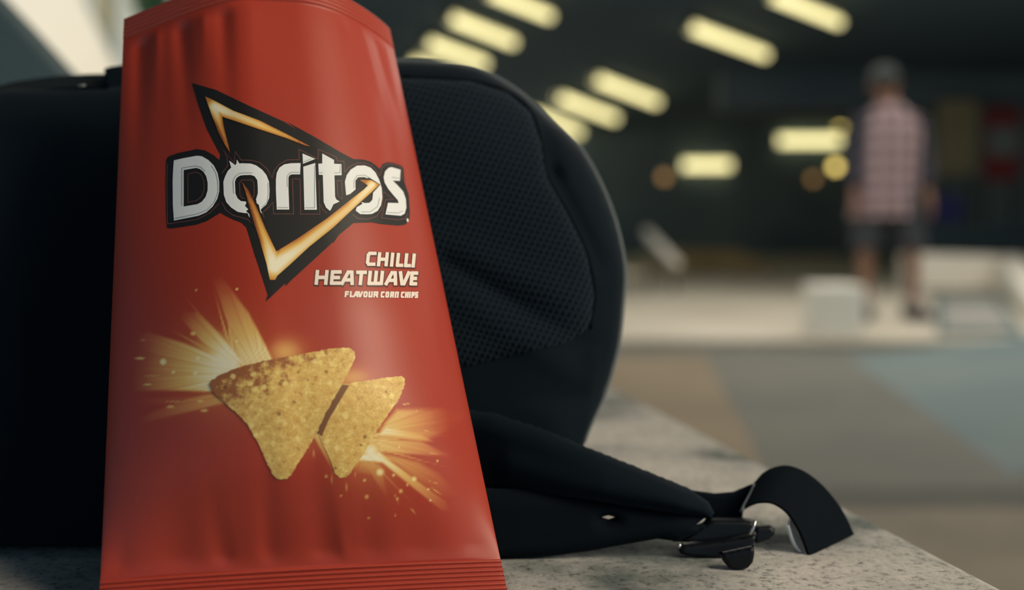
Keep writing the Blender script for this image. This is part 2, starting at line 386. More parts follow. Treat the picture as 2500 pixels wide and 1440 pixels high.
o = mobj('tan_paving', *pad([(2120, 1520), (2700, 1520), (2640, 1240), (2030, 1240)], 0.0, 0.007), noisy('tan_paving', (0.17, 0.15, 0.12), (0.25, 0.215, 0.17), 2.5, 0.8, 0), None, False); tag(o, 'tan paving patch beside the ledge at lower right', 'paving')
# white block beside the person
p0 = PZ(1995, 822, 0.055); p1 = PZ(2112, 822, 0.055); 
o = mobj('white_block', *box((p0[0], p0[1], 0.055), (p1[0], p0[1] + 0.35, 0.055 + 125 * p0[1] / FPX)), M['white'], None, False)
tag(o, 'small white block standing on the platform left of the person', 'block'); bevel(o, 0.015)
# pale sloping rail
t = thing('grind_rail', PZ(1660, 690, 0.055), 'pale sloping handrail bar in front of the ochre ramp', 'rail')
q0 = P(1578, 565, 11.5); q1 = P(1655, 648, 11.0)
mobj('bar', *tube([q0, q1], 0.045, 12), M['cream'], t)
for f in (0.12, 0.88):
    q = q0 + (q1 - q0) * f; mobj('post', *tube([q, (q[0], q[1], 0.055)], 0.022, 8), M['strip'], t)
# ochre ramp
A = [P(1640, 700, 15.5), P(1665, 612, 15.5), P(1810, 612, 15.5), P(1905, 700, 15.5)]
A = [np.array([p[0], p[1], max(p[2], 0.055)]) for p in A]; A[0][2] = A[3][2] = 0.055
o = mobj('plywood_ramp', *hull_prism(A, [p + np.array([0, 2.0, 0]) for p in A]), M['ply'], None, False)
tag(o, 'low ochre plywood ramp on the platform behind the rail', 'ramp')
o = mobj('low_wall', *box((P(2240, 600, 16)[0], 16, 0.057), (8.9, 16.3, P(2400, 545, 16)[2])), M['slate'], None, False)
tag(o, 'low slate-green wall behind the cream ledge', 'wall')
# boards and painted panels on the far right, in front of the dark wall
def panel(name, x0, y0, x1, y1, Y, m, label, cat='board'):
    a = P(x0, y1, Y); b = P(x1, y0, Y)
    t = thing(name, (0.5 * (a[0] + b[0]), Y, a[2]), label, cat)
    mobj('panel', *box((a[0], Y, a[2]), (b[0], Y + 0.06, b[2])), m, t, False)
    for x in (a[0] + 0.05, b[0] - 0.05): mobj('leg', *box((x - 0.03, Y + 0.06, 0.055), (x + 0.03, Y + 0.12, b[2])), M['fixture'], t, False)
    return t, a, b
panel('notice_board', 2292, 245, 2388, 425, 17.0, noisy('dull_yellow_board', (0.36, 0.30, 0.17), (0.45, 0.38, 0.22), 2, 0.7, 0), 'tall dull yellow board standing behind the person')
t, a, b = panel('round_sign', 2405, 262, 2492, 440, 17.0, noisy('dark_red_board', (0.28, 0.035, 0.04), (0.34, 0.05, 0.05), 2, 0.7, 0), 'dark red board with a grey round disc, right of the yellow board', 'sign')
c = P(2450, 345, 16.97); V, F = tube([c, c + np.array([0, 0.025, 0])], 0.24, 24); mobj('disc', V, F, mat('grey_disc', (0.28, 0.32, 0.31), 0.6), t, False)
panel('blue_board', 2262, 478, 2352, 548, 16.8, noisy('dark_blue_board', (0.06, 0.065, 0.25), (0.09, 0.09, 0.32), 2, 0.7, 0), 'small dark blue panel below the yellow board')
# downstand beam deep under the ceiling at right
o = struct('trim_1', box((3.2, 17.5, CEIL - 0.55), (9, 18.0, CEIL)), M['dark_wall'], 'dark ceiling beam above the boards')

# left, outdoors: dark sloping wall, pale column, post, grey wall, tree
A = [P(-420, -330, 1.5), P(-420, -430, 1.5), P(-5, 5, 1.5), P(165, 192, 1.5), P(420, 470, 1.5)]
A = [np.array([A[0][0], 1.5, LEDGE])] + A[1:] + [np.array([A[-1][0], 1.5, LEDGE])]
o = mobj('stair_wall', *hull_prism(A, [p + np.array([-0.04, 0.22, 0]) for p in A]), M['slate'], None, False); bevel(o, 0.006)
tag(o, 'dark slate wall with a sloping top above the backpack handle', 'wall')
A = [P(-260, -140, 13), P(215, -120, 13), P(224, 0, 13), P(243, 40, 13), P(262, 80, 13), P(282, 125, 13), P(320, 200, 13), P(420, 420, 13)]
A = [p for p in A]; A.append(np.array([A[-1][0], 13, 0])); A.append(np.array([A[0][0], 13, 0]))
o = mobj('concrete_column', *hull_prism(A, [p + np.array([-0.7, 1.2, 0]) for p in A]), M['column'], None, False)
tag(o, 'broad cream concrete column with a flared foot in daylight', 'column'); bevel(o, 0.12, 4)
a = P(240, 300, 17); o = mobj('steel_post', *box((P(238, 0, 17)[0], 17, 0), (P(268, 0, 17)[0], 17.2, 4.6)), M['olive'], None, False)
tag(o, 'olive steel post beside the cream column', 'post')
o = mobj('grey_building', *box((-24, 30, 0), (-6.2, 34, 9)), M['grey_wall'], None, False); tag(o, 'pale grey rendered building beyond the post', 'building')
t = thing('tree', (P(368, 0, 22)[0], 22, 0), 'green leafy tree in front of the pale grey building', 'tree')
tx = P(368, 0, 22)[0]
mobj('trunk', *tube([(tx, 22, 0), (tx + 0.05, 22, 2.2), (tx, 22, 4.6)], [0.14, 0.11, 0.05], 10), M['bark'], t)
V = []; F = []
for i in range(900):
    th = random.uniform(0, 6.283); z = random.uniform(-1, 1); r = random.uniform(0.3, 1) ** 0.5; q = math.sqrt(1 - z * z)
    c = Vector((tx + 0.42 * r * q * math.cos(th), 22 + 0.42 * r * q * math.sin(th), 5.5 + 1.15 * r * z))
    u = Vector((random.gauss(0, 1), random.gauss(0, 1), random.gauss(0, 1))).normalized(); vv = u.orthogonal().normalized()
    k = len(V); s = 0.10
    V += [tuple(c - u * s), tuple(c + vv * s * .5), tuple(c + u * s), tuple(c - vv * s * .5)]; F.append((k, k + 1, k + 2, k + 3))
o = mobj('foliage', V, F, M['leaf'], t, False); o['kind'] = 'stuff'

# ------------------------------------------------------------------ lights under the ceiling
def batten(a, b, label, wall=False, m='tube'):
    a = Vector(a); b = Vector(b); mid = (a + b) / 2; d = (b - a).normalized()
    t = thing('fluorescent_light', mid, label, 'light', 'fluorescent tubes of the skate space')
    up = Vector((0, 1, 0)) if wall else Vector((0, 0, 1)); sd = d.cross(up).normalized()
    mobj('tube', *tube([a, b], 0.0037 * max(mid.y, 11.5), 12), M[m], t)
    def bb(c, l, wd, h0, h1):
        V = []
        for s1 in (-1, 1):
            for s2 in (-1, 1):
                for h in (h0, h1): V.append(tuple(c + d * l * s1 + sd * wd * s2 + up * h))
        return V, [(0, 1, 3, 2), (4, 6, 7, 5), (0, 4, 5, 1), (2, 3, 7, 6), (0, 2, 6, 4), (1, 5, 7, 3)]
    L = (b - a).length / 2
    mobj('housing', *bb(mid, L + 0.05, 0.055, 0.055, 0.10), M['fixture'], t, False)
    for e in (a, b): mobj('end_cap', *bb(e + d * (0.02 if e is b else -0.02), 0.025, 0.04, -0.04, 0.06), M['fixture'], t, False)
TZ = CEIL - 0.12
rowA = [((1190, -20), (1341, 40)), ((1098, 43), (1252, 104)), ((1043, 104), (1182, 155)), ((1003, 150), (1120, 190))]
rowB = [((1880, -12), (2048, 55)), ((1685, 66), (1868, 134)), ((1456, 193), (1602, 249)), ((1366, 238), (1500, 288)), ((1300, 277), (1412, 323))]
ordA = ['nearest, cut by the top edge, of the left row of glowing tubes', 'second of the left row of glowing tubes, above the backpack', 'third of the left row of glowing tubes, touching the backpack top', 'farthest of the left row of glowing tubes, almost hidden beside the red bag']
ordB = ['nearest of the right row of slanted tubes, cut by the top edge', 'second of the right row of slanted tubes, standing alone', 'third of the right row of slanted tubes, right of the backpack top', 'fourth of the right row of slanted tubes, close to the backpack edge', 'last of the right row of slanted tubes, half hidden by the backpack']
for (p, q), l in zip(rowA, ordA): batten(PZ(*p, TZ), PZ(*q, TZ), l)
for (p, q), l in zip(rowB, ordB): batten(PZ(*p, TZ), PZ(*q, TZ), l)
batten(P(1668, 403, 26.85), P(1783, 403, 26.85), 'level glowing tube on the back wall, lower and farther left', True)
batten(P(1902, 343, 26.85), P(2050, 343, 26.85), 'level glowing tube on the back wall ending behind the person', True)
def bulkhead(px, py, Y, r, m, label):
    c = P(px, py, Y); t = thing('round_lamp', c, label, 'light', 'round wall lamps')
    V = []; F = []
    prof = [(0.0, r), (-0.4 * r, 0.92 * r), (-0.7 * r, 0.6 * r), (-0.8 * r, 0.02 * r)]
    n = 20
    for dy, rad in prof:
        for k in range(n): V.append((c[0] + rad * math.cos(6.2832 * k / n), c[1] + dy, c[2] + rad * math.sin(6.2832 * k / n)))
    for i in range(3):
        for k in range(n): F.append((i * n + k, i * n + (k + 1) % n, (i + 1) * n + (k + 1) % n, (i + 1) * n + k))
    mobj('lens', V, F, M[m], t); mobj('backplate', *tube([c + np.array([0, 0.0, 0]), c + np.array([0, 0.1, 0])], r * 1.15, 20), M['fixture'], t, False)
bulkhead(2052, 305, 26.9, 0.10, 'bulb', 'round yellow lamp just above the tube behind the person')
bulkhead(2040, 407, 26.9, 0.10, 'bulb', 'round yellow lamp just below the tube behind the person')
bulkhead(1622, 432, 26.9, 0.10, 'bulb_dim', 'dim orange lamp left of the lower tube')
bulkhead(1985, 437, 26.9, 0.08, 'bulb_dim', 'faint lamp left of and below the round yellow lamps')

# ================================================================== PERSON (far, blurred)
def skin_mesh(name, pts, edges, radii, m, parent, sub=2):
    org = world_org(parent); me = bpy.data.meshes.new(name)
    me.from_pydata([tuple(np.array(p) - org) for p in pts], edges, []); me.update()
    o = bpy.data.objects.new(name, me); C.objects.link(o); o.parent = parent; me.materials.append(m)
    sk = o.modifiers.new('skin', 'SKIN')
    for i, r in enumerate(radii): me.skin_vertices[0].data[i].radius = r if isinstance(r, tuple) else (r, r)
    me.skin_vertices[0].data[0].use_root = True; sk.use_smooth_shade = True
    s = o.modifiers.new('sub', 'SUBSURF'); s.levels = sub; s.render_levels = sub
    return o
PB = PZ(2162, 786, 0.055); PX, PY, G = PB[0], PB[1], 0.055
person = thing('person', (PX, PY, G), 'person in a pale checked shirt and dark shorts standing with legs apart', 'person')
M['skin'] = mat('skin', (0.28, 0.15, 0.10), 0.6); M['hair'] = mat('dark_hair', (0.02, 0.02, 0.02), 0.7)
M['cap'] = noisy('grey_cap', (0.035, 0.045, 0.048), (0.05, 0.06, 0.062), 9, 0.8, 0)
M['shorts'] = noisy('dark_shorts', (0.03, 0.035, 0.045), (0.045, 0.05, 0.06), 9, 0.9, 0)
M['shoe'] = mat('dark_shoe', (0.03, 0.04, 0.045), 0.6); M['sole'] = mat('pale_sole', (0.5, 0.48, 0.44), 0.6)
M['sock'] = mat('pale_sock', (0.5, 0.42, 0.38), 0.9)
def plaid():
    m = mat('checked_cotton', (0.4, 0.3, 0.3), 0.9); v = coord(m); sx = nd(m, 'ShaderNodeSeparateXYZ'); lk(m, v, sx.inputs[0])
    def band(o, f):
        q = nd(m, 'ShaderNodeMath', operation='MULTIPLY'); q.inputs[1].default_value = f; lk(m, sx.outputs[o], q.inputs[0])
        s = nd(m, 'ShaderNodeMath', operation='SINE'); lk(m, q.outputs[0], s.inputs[0])
        g = nd(m, 'ShaderNodeMath', operation='GREATER_THAN'); g.inputs[1].default_value = 0.1; lk(m, s.outputs[0], g.inputs[0]); return g
    a = band('X', 62); b = band('Z', 62); ad = nd(m, 'ShaderNodeMath', operation='ADD'); lk(m, a.outputs[0], ad.inputs[0]); lk(m, b.outputs[0], ad.inputs[1])
    dv = nd(m, 'ShaderNodeMath', operation='MULTIPLY'); dv.inputs[1].default_value = 0.5; lk(m, ad.outputs[0], dv.inputs[0])
    r = ramp(m, [(0.0, (0.50, 0.38, 0.38)), (0.5, (0.27, 0.18, 0.20)), (1.0, (0.09, 0.06, 0.09))]); lk(m, dv.outputs[0], r.inputs['Fac'])
    lk(m, r.outputs['Color'], bs(m).inputs['Base Color']); return m
M['plaid'] = plaid(); M['sleeve'] = noisy('dark_blue_sleeve', (0.025, 0.027, 0.042), (0.04, 0.04, 0.058), 9, 0.9, 0)
def pp(x, y, z): return np.array([PX + x, PY + y, G + z * 0.94])
S = 0.98
J = {'hip': pp(-.02, 0, .92), 'waist': pp(-.01, .0, 1.08), 'chest': pp(0.01, .0, 1.30), 'neck0': pp(0, 0, 1.46), 'neck1': pp(-.02, -.01, 1.53), 'head': pp(-.04, -.02, 1.62), 'crown': pp(-.045, -.015, 1.71),
     'lh': pp(-.11, 0, .88), 'lk': pp(-.15, -.03, .48), 'la': pp(-.13, .02, .10), 'lt': pp(-.16, -.15, .05),
     'rh': pp(.08, 0, .88), 'rk': pp(.15, -.04, .48), 'ra': pp(.19, .02, .10), 'rt': pp(.23, -.15, .05),
     'ls': pp(-.18, 0, 1.40), 'le': pp(-.215, -.01, 1.13), 'lw': pp(-.235, -.07, .90), 'lp': pp(-.24, -.09, .83),
     'rs': pp(.19, 0, 1.40), 're': pp(.23, .02, 1.13), 'rw': pp(.235, -.05, .90), 'rp': pp(.24, -.07, .83)}
names = list(J); ix = {n: i for i, n in enumerate(names)}
ed = [('hip', 'waist'), ('waist', 'chest'), ('chest', 'neck0'), ('neck0', 'neck1'), ('neck1', 'head'), ('head', 'crown'), ('hip', 'lh'), ('lh', 'lk'), ('lk', 'la'), ('la', 'lt'),
      ('hip', 'rh'), ('rh', 'rk'), ('rk', 'ra'), ('ra', 'rt'), ('chest', 'ls'), ('ls', 'le'), ('le', 'lw'), ('lw', 'lp'), ('chest', 'rs'), ('rs', 're'), ('re', 'rw'), ('rw', 'rp')]
rad = {'hip': (.13, .10), 'waist': (.12, .09), 'chest': (.14, .10), 'neck0': .07, 'neck1': .055, 'head': (.075, .09), 'crown': (.06, .075), 'lh': .085, 'lk': .055, 'la': .038, 'lt': .035, 'rh': .085, 'rk': .055, 'ra': .038, 'rt': .035,
       'ls': .06, 'le': .043, 'lw': .03, 'lp': .032, 'rs': .06, 're': .043, 'rw': .03, 'rp': .032}
ptsl = [J[n] for n in names]; edl = [(ix[a], ix[b]) for a, b in ed]; radl = [rad[n] for n in names]
# fingers continue from the palms
for side, s in (('lp', -1), ('rp', 1)):
    for k in range(5):
        b0 = J[side] + np.array([s * 0.004, -0.028 + 0.014 * k, -0.03 if k else 0.0])
        l = [0.035, 0.045, 0.05, 0.046, 0.036][k]; dirn = np.array([s * 0.1, -0.5 if k == 0 else -0.12, -1.0]); dirn /= np.linalg.norm(dirn)
        i0 = len(ptsl); ptsl += [b0, b0 + dirn * l, b0 + dirn * l * 1.7 + np.array([-s * 0.01, -0.006, 0])]
        edl += [(ix[side], i0), (i0, i0 + 1), (i0 + 1, i0 + 2)]; radl += [.010, .009, .0075]
skin_mesh('body', ptsl, edl, radl, M['skin'], person)
def loft(rings, seg=28, wob=0.0):
    V = []; F = []
    for c, rx, ry in rings:
        for k in range(seg):
            a = 6.2832 * k / seg; f = 1 + wob * math.sin(5 * a + c[2] * 9); V.append((c[0] + rx * f * math.cos(a), c[1] + ry * f * math.sin(a), c[2]))
    for i in range(len(rings) - 1):
        for k in range(seg): F.append((i * seg + k, i * seg + (k + 1) % seg, (i + 1) * seg + (k + 1) % seg, (i + 1) * seg + k))
    return V, F
shirt = mobj('shirt', *loft([(pp(-.03, 0, .73), .215, .155), (pp(-.025, 0, .80), .215, .155), (pp(-.01, 0, 1.0), .20, .145), (pp(0, 0, 1.2), .20, .14), (pp(.005, 0, 1.34), .21, .135), (pp(.005, 0, 1.43), .18, .11), (pp(0, 0, 1.48), .09, .085), (pp(-.005, 0, 1.51), .075, .075)], wob=.02), M['plaid'], person)
for s, a in (('l', -1), ('r', 1)):
    V, F = tube(smooth_line([J[s + 's'] + np.array([-a * .03, 0, .02]), J[s + 'e'], J[s + 'w'] + np.array([0, 0, .03])], 9), [.085, .08, .075, .07, .068, .064, .06, .055, .05], 14, caps=False)
    mobj('sleeve', V, F, M['sleeve'], shirt)
    V, F = tube(smooth_line([J[s + 'h'] + np.array([-a * .02, 0, .04]), (J[s + 'h'] + J[s + 'k']) / 2, J[s + 'k'] + np.array([0, 0, .02])], 7), [.125, .12, .112, .105, .10, .097, .095], 16, caps=False)
    mobj('shorts_leg', V, F, M['shorts'], person)
    V, F = tube([J[s + 'a'] + np.array([0, 0, .14]), J[s + 'a'] + np.array([0, 0, .04]), J[s + 'a']], [.053, .05, .055], 12); mobj('sock', V, F, M['sock'], person)
    A_ = J[s + 'a']; T_ = J[s + 't']; dr = (T_ - A_); dr[2] = 0; dr /= np.linalg.norm(dr)
    V = []; F = []; seg = 14
    for q, wd, h in ((-.10, .02, .05), (-.09, .04, .10), (-.04, .046, .13), (.02, .046, .11), (.09, .05, .08), (.15, .047, .065), (.19, .03, .05), (.20, .008, .03)):
        c = A_ + dr * q; c[2] = G; sd = np.array([-dr[1], dr[0], 0])
        for k in range(seg):
            an = 6.2832 * k / seg; V.append(tuple(c + sd * wd * math.cos(an) + np.array([0, 0, 0.022 + h * 0.5 * (1 + math.sin(an))])))
    for i in range(7):
        for k in range(seg): F.append((i * seg + k, i * seg + (k + 1) % seg, (i + 1) * seg + (k + 1) % seg, (i + 1) * seg + k))
    sh = mobj('shoe', V, F, M['shoe'], person)
    lo = [tuple(A_ + dr * q + np.array([-dr[1], dr[0], 0]) * wd) for q, wd in ((-.105, .0), (-.09, .04), (-.03, .048), (.08, .052), (.16, .046), (.205, .0), (.16, -.046), (.08, -.052), (-.03, -.048), (-.09, -.04))]
    mobj('sole', *prism([(q[0], q[1]) for q in lo], G, G + 0.026), M['sole'], sh, False)
hd = J['head']; cr = J['crown']
cap = mobj('cap', *loft([(cr + np.array([0, 0, -.05]), .092, .105), (cr + np.array([0, 0, 0.0]), .090, .103), (cr + np.array([0, 0, .03]), .074, .085), (cr + np.array([0, 0, .05]), .04, .05), (cr + np.array([0, 0, .056]), .004, .004)], 20), M['cap'], person)
V, F = prism([(cr[0] + .08 * math.cos(a), cr[1] - .09 - .07 * math.sin(a)) for a in np.linspace(0, math.pi, 12)], cr[2] - .052, cr[2] - .044); mobj('cap_brim', V, F, M['cap'], cap, False)
mobj('hair', *loft([(hd + np.array([0, .025, -.045]), .062, .06), (hd + np.array([0, .02, 0]), .082, .085), (hd + np.array([0, .015, .05]), .088, .098)], 20), M['hair'], person)
V, F = tube([hd + np.array([0, -.088, .012]), hd + np.array([0, -.112, -.022]), hd + np.array([0, -.09, -.03])], [.008, .014, .008], 8); mobj('nose', V, F, M['skin'], person)
for a in (-1, 1):
    V, F = tube([hd + np.array([a * .032, -.083, .018]), hd + np.array([a * .032, -.092, .018])], [.013, .007], 10); mobj('eye', V, F, M['hair'], person)
    V, F = tube([hd + np.array([a * .078, .01, .02]), hd + np.array([a * .09, .012, 0.0]), hd + np.array([a * .078, .008, -.025])], [.008, .014, .007], 8); mobj('ear', V, F, M['skin'], person)
V, F = tube([hd + np.array([-.025, -.08, -.052]), hd + np.array([0, -.088, -.054]), hd + np.array([.025, -.08, -.052])], [.004, .007, .004], 8); mobj('mouth', V, F, mat('lips', (0.25, 0.09, 0.08), 0.5), person)

# ================================================================== BACKPACK
BP = (0.755, 0.30)
pack = thing('backpack', PL(700, 1290, *BP), 'black backpack with air-mesh back panel lying on its side behind the red bag', 'backpack')
outl = smooth_line([(-360, 1280), (-430, 900), (-390, 520), (-240, 300), (0, 222), (160, 214), (300, 210), (500, 185), (720, 165), (900, 153), (985, 151), (1060, 155), (1165, 170), (1264, 225), (1337, 291), (1410, 357), (1460, 440), (1500, 540), (1523, 650), (1519, 740), (1506, 850), (1476, 955), (1447, 1020), (1427, 1068), (1405, 1130), (1390, 1200), (1360, 1262), (1290, 1285)], 150)
outl = [tuple(q) for q in outl]
def gauss_line(v, a, b, wd, amp):
    a = np.array(a, float); b = np.array(b, float); ab = b - a; tt = ((v - a) @ ab) / (ab @ ab); tc = np.clip(tt, 0, 1)
    d = np.hypot(*(v - a - tc[:, None] * ab).T); return amp * np.exp(-(d / wd) ** 2)
def body_extra(v, t):
    e = gauss_line(v, (1110, 640), (1420, 830), 30, -0.003) + gauss_line(v, (1110, 700), (1400, 900), 30, 0.002)
    e += gauss_line(v, (1320, 300), (1345, 430), 22, -0.005) + gauss_line(v, (1345, 430), (1455, 640), 20, -0.006)
    e += gauss_line(v, (1440, 850), (1420, 1040), 14, 0.004) + gauss_line(v, (-50, 300), (290, 320), 30, 0.0025) + gauss_line(v, (60, 400), (150, 900), 40, 0.004)
    return e * np.clip(t * 3, 0, 1)
body, BV, BF = pillow('pack_body', [outl], BP, 0.060, 0.16, 230, 14, M['pack'], pack, body_extra, 2.2, None, lambda v: 1 + 5 * np.clip((v[:, 1] - 950) / 300, 0, 1), lambda v: -0.02 * np.clip((v[:, 1] - 1000) / 280, 0, 1) ** 1.5)
btree = BVHTree.FromPolygons([tuple(p) for p in BV], [tuple(f) for f in BF])
def on_tree(tree, pts, off):
    out = []
    for (x, y), o_ in zip(pts, off):
        d = Vector(ray(x, y)).normalized(); loc, n, *_ = tree.ray_cast(Vector(CAM), d)
        if loc is None: loc = Vector(PL(x, y, *BP)); n = Vector((0, -1, 0))
        if n.dot(d) > 0: n = -n
        out.append(tuple(loc + n * o_))
    return np.array(out)
pan = [(330, 245), (700, 215), (985, 190), (1150, 200), (1240, 228), (1295, 275), (1322, 350), (1335, 430), (1385, 520), (1432, 620), (1452, 720), (1440, 800), (1380, 838), (1280, 862), (1140, 895), (800, 930), (420, 940), (340, 700)]
v, f, L = fill([pan], 13); d = edist(v, L); tt = np.clip(d / 40, 0, 1)
off = 0.0005 + 0.0035 * np.sqrt(1 - (1 - tt) ** 2) + gauss_line(v, (1090, 640), (1400, 800), 34, -0.0008) * tt + gauss_line(v, (1070, 600), (1380, 730), 40, 0.002) * tt
V = on_tree(btree, v, off); o = mobj('back_panel', V, f, M['airmesh'], pack, True, 'dark air-mesh back panel')
uvl = o.data.uv_layers.new(name='cloth'); li = np.zeros(len(o.data.loops), int); o.data.loops.foreach_get('vertex_index', li)
uvl.data.foreach_set('uv', v[li].ravel())
# piping around the silhouette and along the panel seam
rim = [PL(x, y, *BP) for x, y in outl if x > 900 and y < 1080]
mobj('piping', *tube(rim, 0.0022, 8), M['piping'], pack, True, 'edge piping with the rim highlight in its grey')
seam = smooth_line(pan[2:12], 60); mobj('seam', *tube(on_tree(btree, seam, [0.0005] * 60), 0.0018, 6), M['strap'], pack)
# grab handle and strap anchor at the top left
hp = [(-60, 240), (20, 214), (100, 201), (165, 194), (255, 191), (330, 196)]
ha = np.array([PL(x, y - 6, 0.775, .30) for x, y in smooth_line(hp, 40)]); hb = np.array([PL(x, y + 24, 0.735, .30) for x, y in smooth_line(hp, 40)])
def ribbon(name, A, B, th, m, parent, label=None):
    A = np.asarray(A); B = np.asarray(B); n = len(A); T = np.gradient((A + B) / 2, axis=0); nr = np.cross(T, B - A); nr /= np.linalg.norm(nr, axis=1)[:, None]
    V = np.vstack([A + nr * th / 2, B + nr * th / 2, B - nr * th / 2, A - nr * th / 2]); F = []
    for i in range(n - 1):
        for k in range(4): F.append((k * n + i, ((k + 1) % 4) * n + i, ((k + 1) % 4) * n + i + 1, k * n + i + 1))
    F += [(0, 3 * n, 2 * n, n), (n - 1, 2 * n - 1, 3 * n - 1, 4 * n - 1)]
    o = mobj(name, V, F, m, parent, True, label); e = o.modifiers.new('es', 'EDGE_SPLIT'); e.split_angle = math.radians(50); return o
ribbon('grab_handle', ha, hb, 0.003, M['strap'], pack)
pillow('strap_anchor', [[(258, 166), (300, 158), (430, 150), (440, 235), (350, 250), (275, 240), (262, 215)]], (0.745, .30), 0.012, 0.02, 12, 8, M['pack'], pack)
pillow('zip_pull', [[(190, 207), (208, 205), (211, 210), (192, 213)]], (0.72, .30), 0.002, 0.002, 3, 3, M['chrome'], pack)
# shoulder strap (two padded layers), webbing, buckle
pillow('shoulder_strap', [[(1050, 1010), (1200, 1020), (1330, 1056), (1418, 1089), (1500, 1120), (1600, 1160), (1690, 1197), (1730, 1225), (1744, 1252), (1735, 1264), (1660, 1256), (1560, 1240), (1450, 1222), (1300, 1215), (1050, 1235)]], (0.690, 0.02), 0.010, 0.030, 45, 9, M['pack'], pack, lambda v, t: gauss_line(v, (1250, 1140), (1650, 1215), 40, 0.004) * np.clip(t * 2, 0, 1), ysh=lambda v: 0.022 * np.clip((1480 - v[:, 0]) / 330, 0, 1) ** 1.3)
pillow('lower_strap', [[(1050, 1190), (1200, 1192), (1300, 1195), (1450, 1212), (1600, 1236), (1745, 1258), (1720, 1290), (1655, 1322), (1605, 1315), (1520, 1330), (1440, 1345), (1350, 1357), (1200, 1366), (1050, 1368)],
       [(1470, 1262), (1485, 1258), (1500, 1262), (1486, 1267)], [(1701, 1280), (1718, 1266), (1724, 1265), (1716, 1276)]], (0.684, 0.25), 0.008, 0.008, 40, 8, M['strap'], pack)
pillow('webbing_tail', [[(1685, 1196), (1745, 1204), (1790, 1200), (1835, 1181), (1843, 1184), (1816, 1240), (1812, 1266), (1740, 1268), (1715, 1235)]], (0.715, 0.1), 0.002, 0.002, 6, 6, M['strap'], pack)
oa = smooth_line([(1842, 1182), (1868, 1154), (1900, 1140), (1932, 1140), (1972, 1158), (2015, 1195), (2055, 1248), (2083, 1305)], 48)
ia = smooth_line([(1808, 1246), (1836, 1231), (1864, 1226), (1890, 1230), (1920, 1250), (1944, 1284), (1960, 1318), (1974, 1357)], 48)
yo = np.linspace(0.715, 0.728, 48); yi = np.linspace(0.702, 0.690, 48)
Aw = np.array([P(x, y, q) for (x, y), q in zip(oa, yo)]); Bw = np.array([P(x, y, q) for (x, y), q in zip(ia, yi)])
ribbon('webbing_loop', Aw, Bw, 0.002, M['strap'], pack)
mobj('webbing_edge', *tube([Aw[0] + (Bw[0] - Aw[0]) * k + np.array([0, -0.002, 0]) for k in np.linspace(0, 1, 8)], 0.0012, 6), M['piping'], pack, True, 'pale frayed webbing end')
ribbon('lit_inner_webbing', [P(x, y, 0.705) for x, y in smooth_line([(1930, 1262), (1944, 1300), (1966, 1342)], 12)], [P(x, y, 0.694) for x, y in smooth_line([(1922, 1285), (1936, 1325), (1962, 1356)], 12)], 0.0015, M['tag'], pack, 'webbing underside with caught light in its pale colour')
buck = (0.686, 0.25)
bk, *_ = pillow('buckle', [[(1655, 1338), (1664, 1325), (1760, 1314), (1850, 1297), (1838, 1330), (1836, 1345), (1800, 1357), (1740, 1360), (1682, 1357), (1660, 1351)]], buck, 0.005, 0.005, 10, 5, M['buckle'], pack)
pillow('buckle_frame', [[(1735, 1262), (1812, 1263), (1836, 1266), (1850, 1284), (1838, 1304), (1760, 1318), (1690, 1324), (1640, 1322), (1690, 1290)]], (0.697, 0.25), 0.006, 0.004, 10, 5, M['buckle'], bk)
pillow('buckle_tab', [[(1755, 1348), (1840, 1330), (1842, 1350), (1838, 1372), (1825, 1386), (1800, 1391), (1778, 1384), (1764, 1368)]], (0.661, 0.0), 0.004, 0.004, 10, 5, M['buckle'], bk)
pillow('buckle_ear', [[(1842, 1282), (1880, 1280), (1892, 1290), (1891, 1304), (1876, 1317), (1846, 1328), (1836, 1312)]], (0.693, 0.25), 0.003, 0.003, 8, 5, M['buckle'], bk)
mobj('buckle_bar', *tube([P(1845, 1270, .684), P(1838, 1290, .683), P(1830, 1304, .683)], 0.0011, 8), M['chrome'], bk)
mobj('buckle_pin', *tube([P(1660, 1328, .684), P(1656, 1338, .684)], 0.0012, 8), M['chrome'], bk)

# ================================================================== RED BAG
BL3 = PZ(241, 1512, LEDGE); BR3 = PZ(1240, 1452, LEDGE); TL3 = P(303, 46, 0.735); TR3 = P(951, 72, 0.775)
bag = thing('snack_bag', (BL3 + BR3) / 2, 'red foil bag of corn chips with white logo lettering leaning on the backpack', 'snack bag')
ux = (BR3 - BL3) / np.linalg.norm(BR3 - BL3); vx = ((TL3 + TR3) - (BL3 + BR3)) / 2; vx = vx / np.linalg.norm(vx)
BN = np.cross(vx, ux); BN = BN / np.linalg.norm(BN)
if BN[1] > 0: BN = -BN
VB, VT = 0.052, 0.957
def sstep(a, b, x): t = np.clip((x - a) / (b - a), 0, 1); return t * t * (3 - 2 * t)
AV = np.linspace(0, 1, 801)
AA = np.interp(AV, [0, VB, 0.07, 0.11, 0.17, 0.26, 0.4, 0.6, 0.8, 0.93, 1], [0.005, 0.005, 0.010, 0.024, 0.042, 0.056, 0.058, 0.052, 0.048, 0.046, 0.044])
_k = np.exp(-(np.arange(-48, 49) / 20.0) ** 2); _k /= _k.sum(); AA = np.convolve(np.pad(AA, 48, mode='edge'), _k, 'valid')
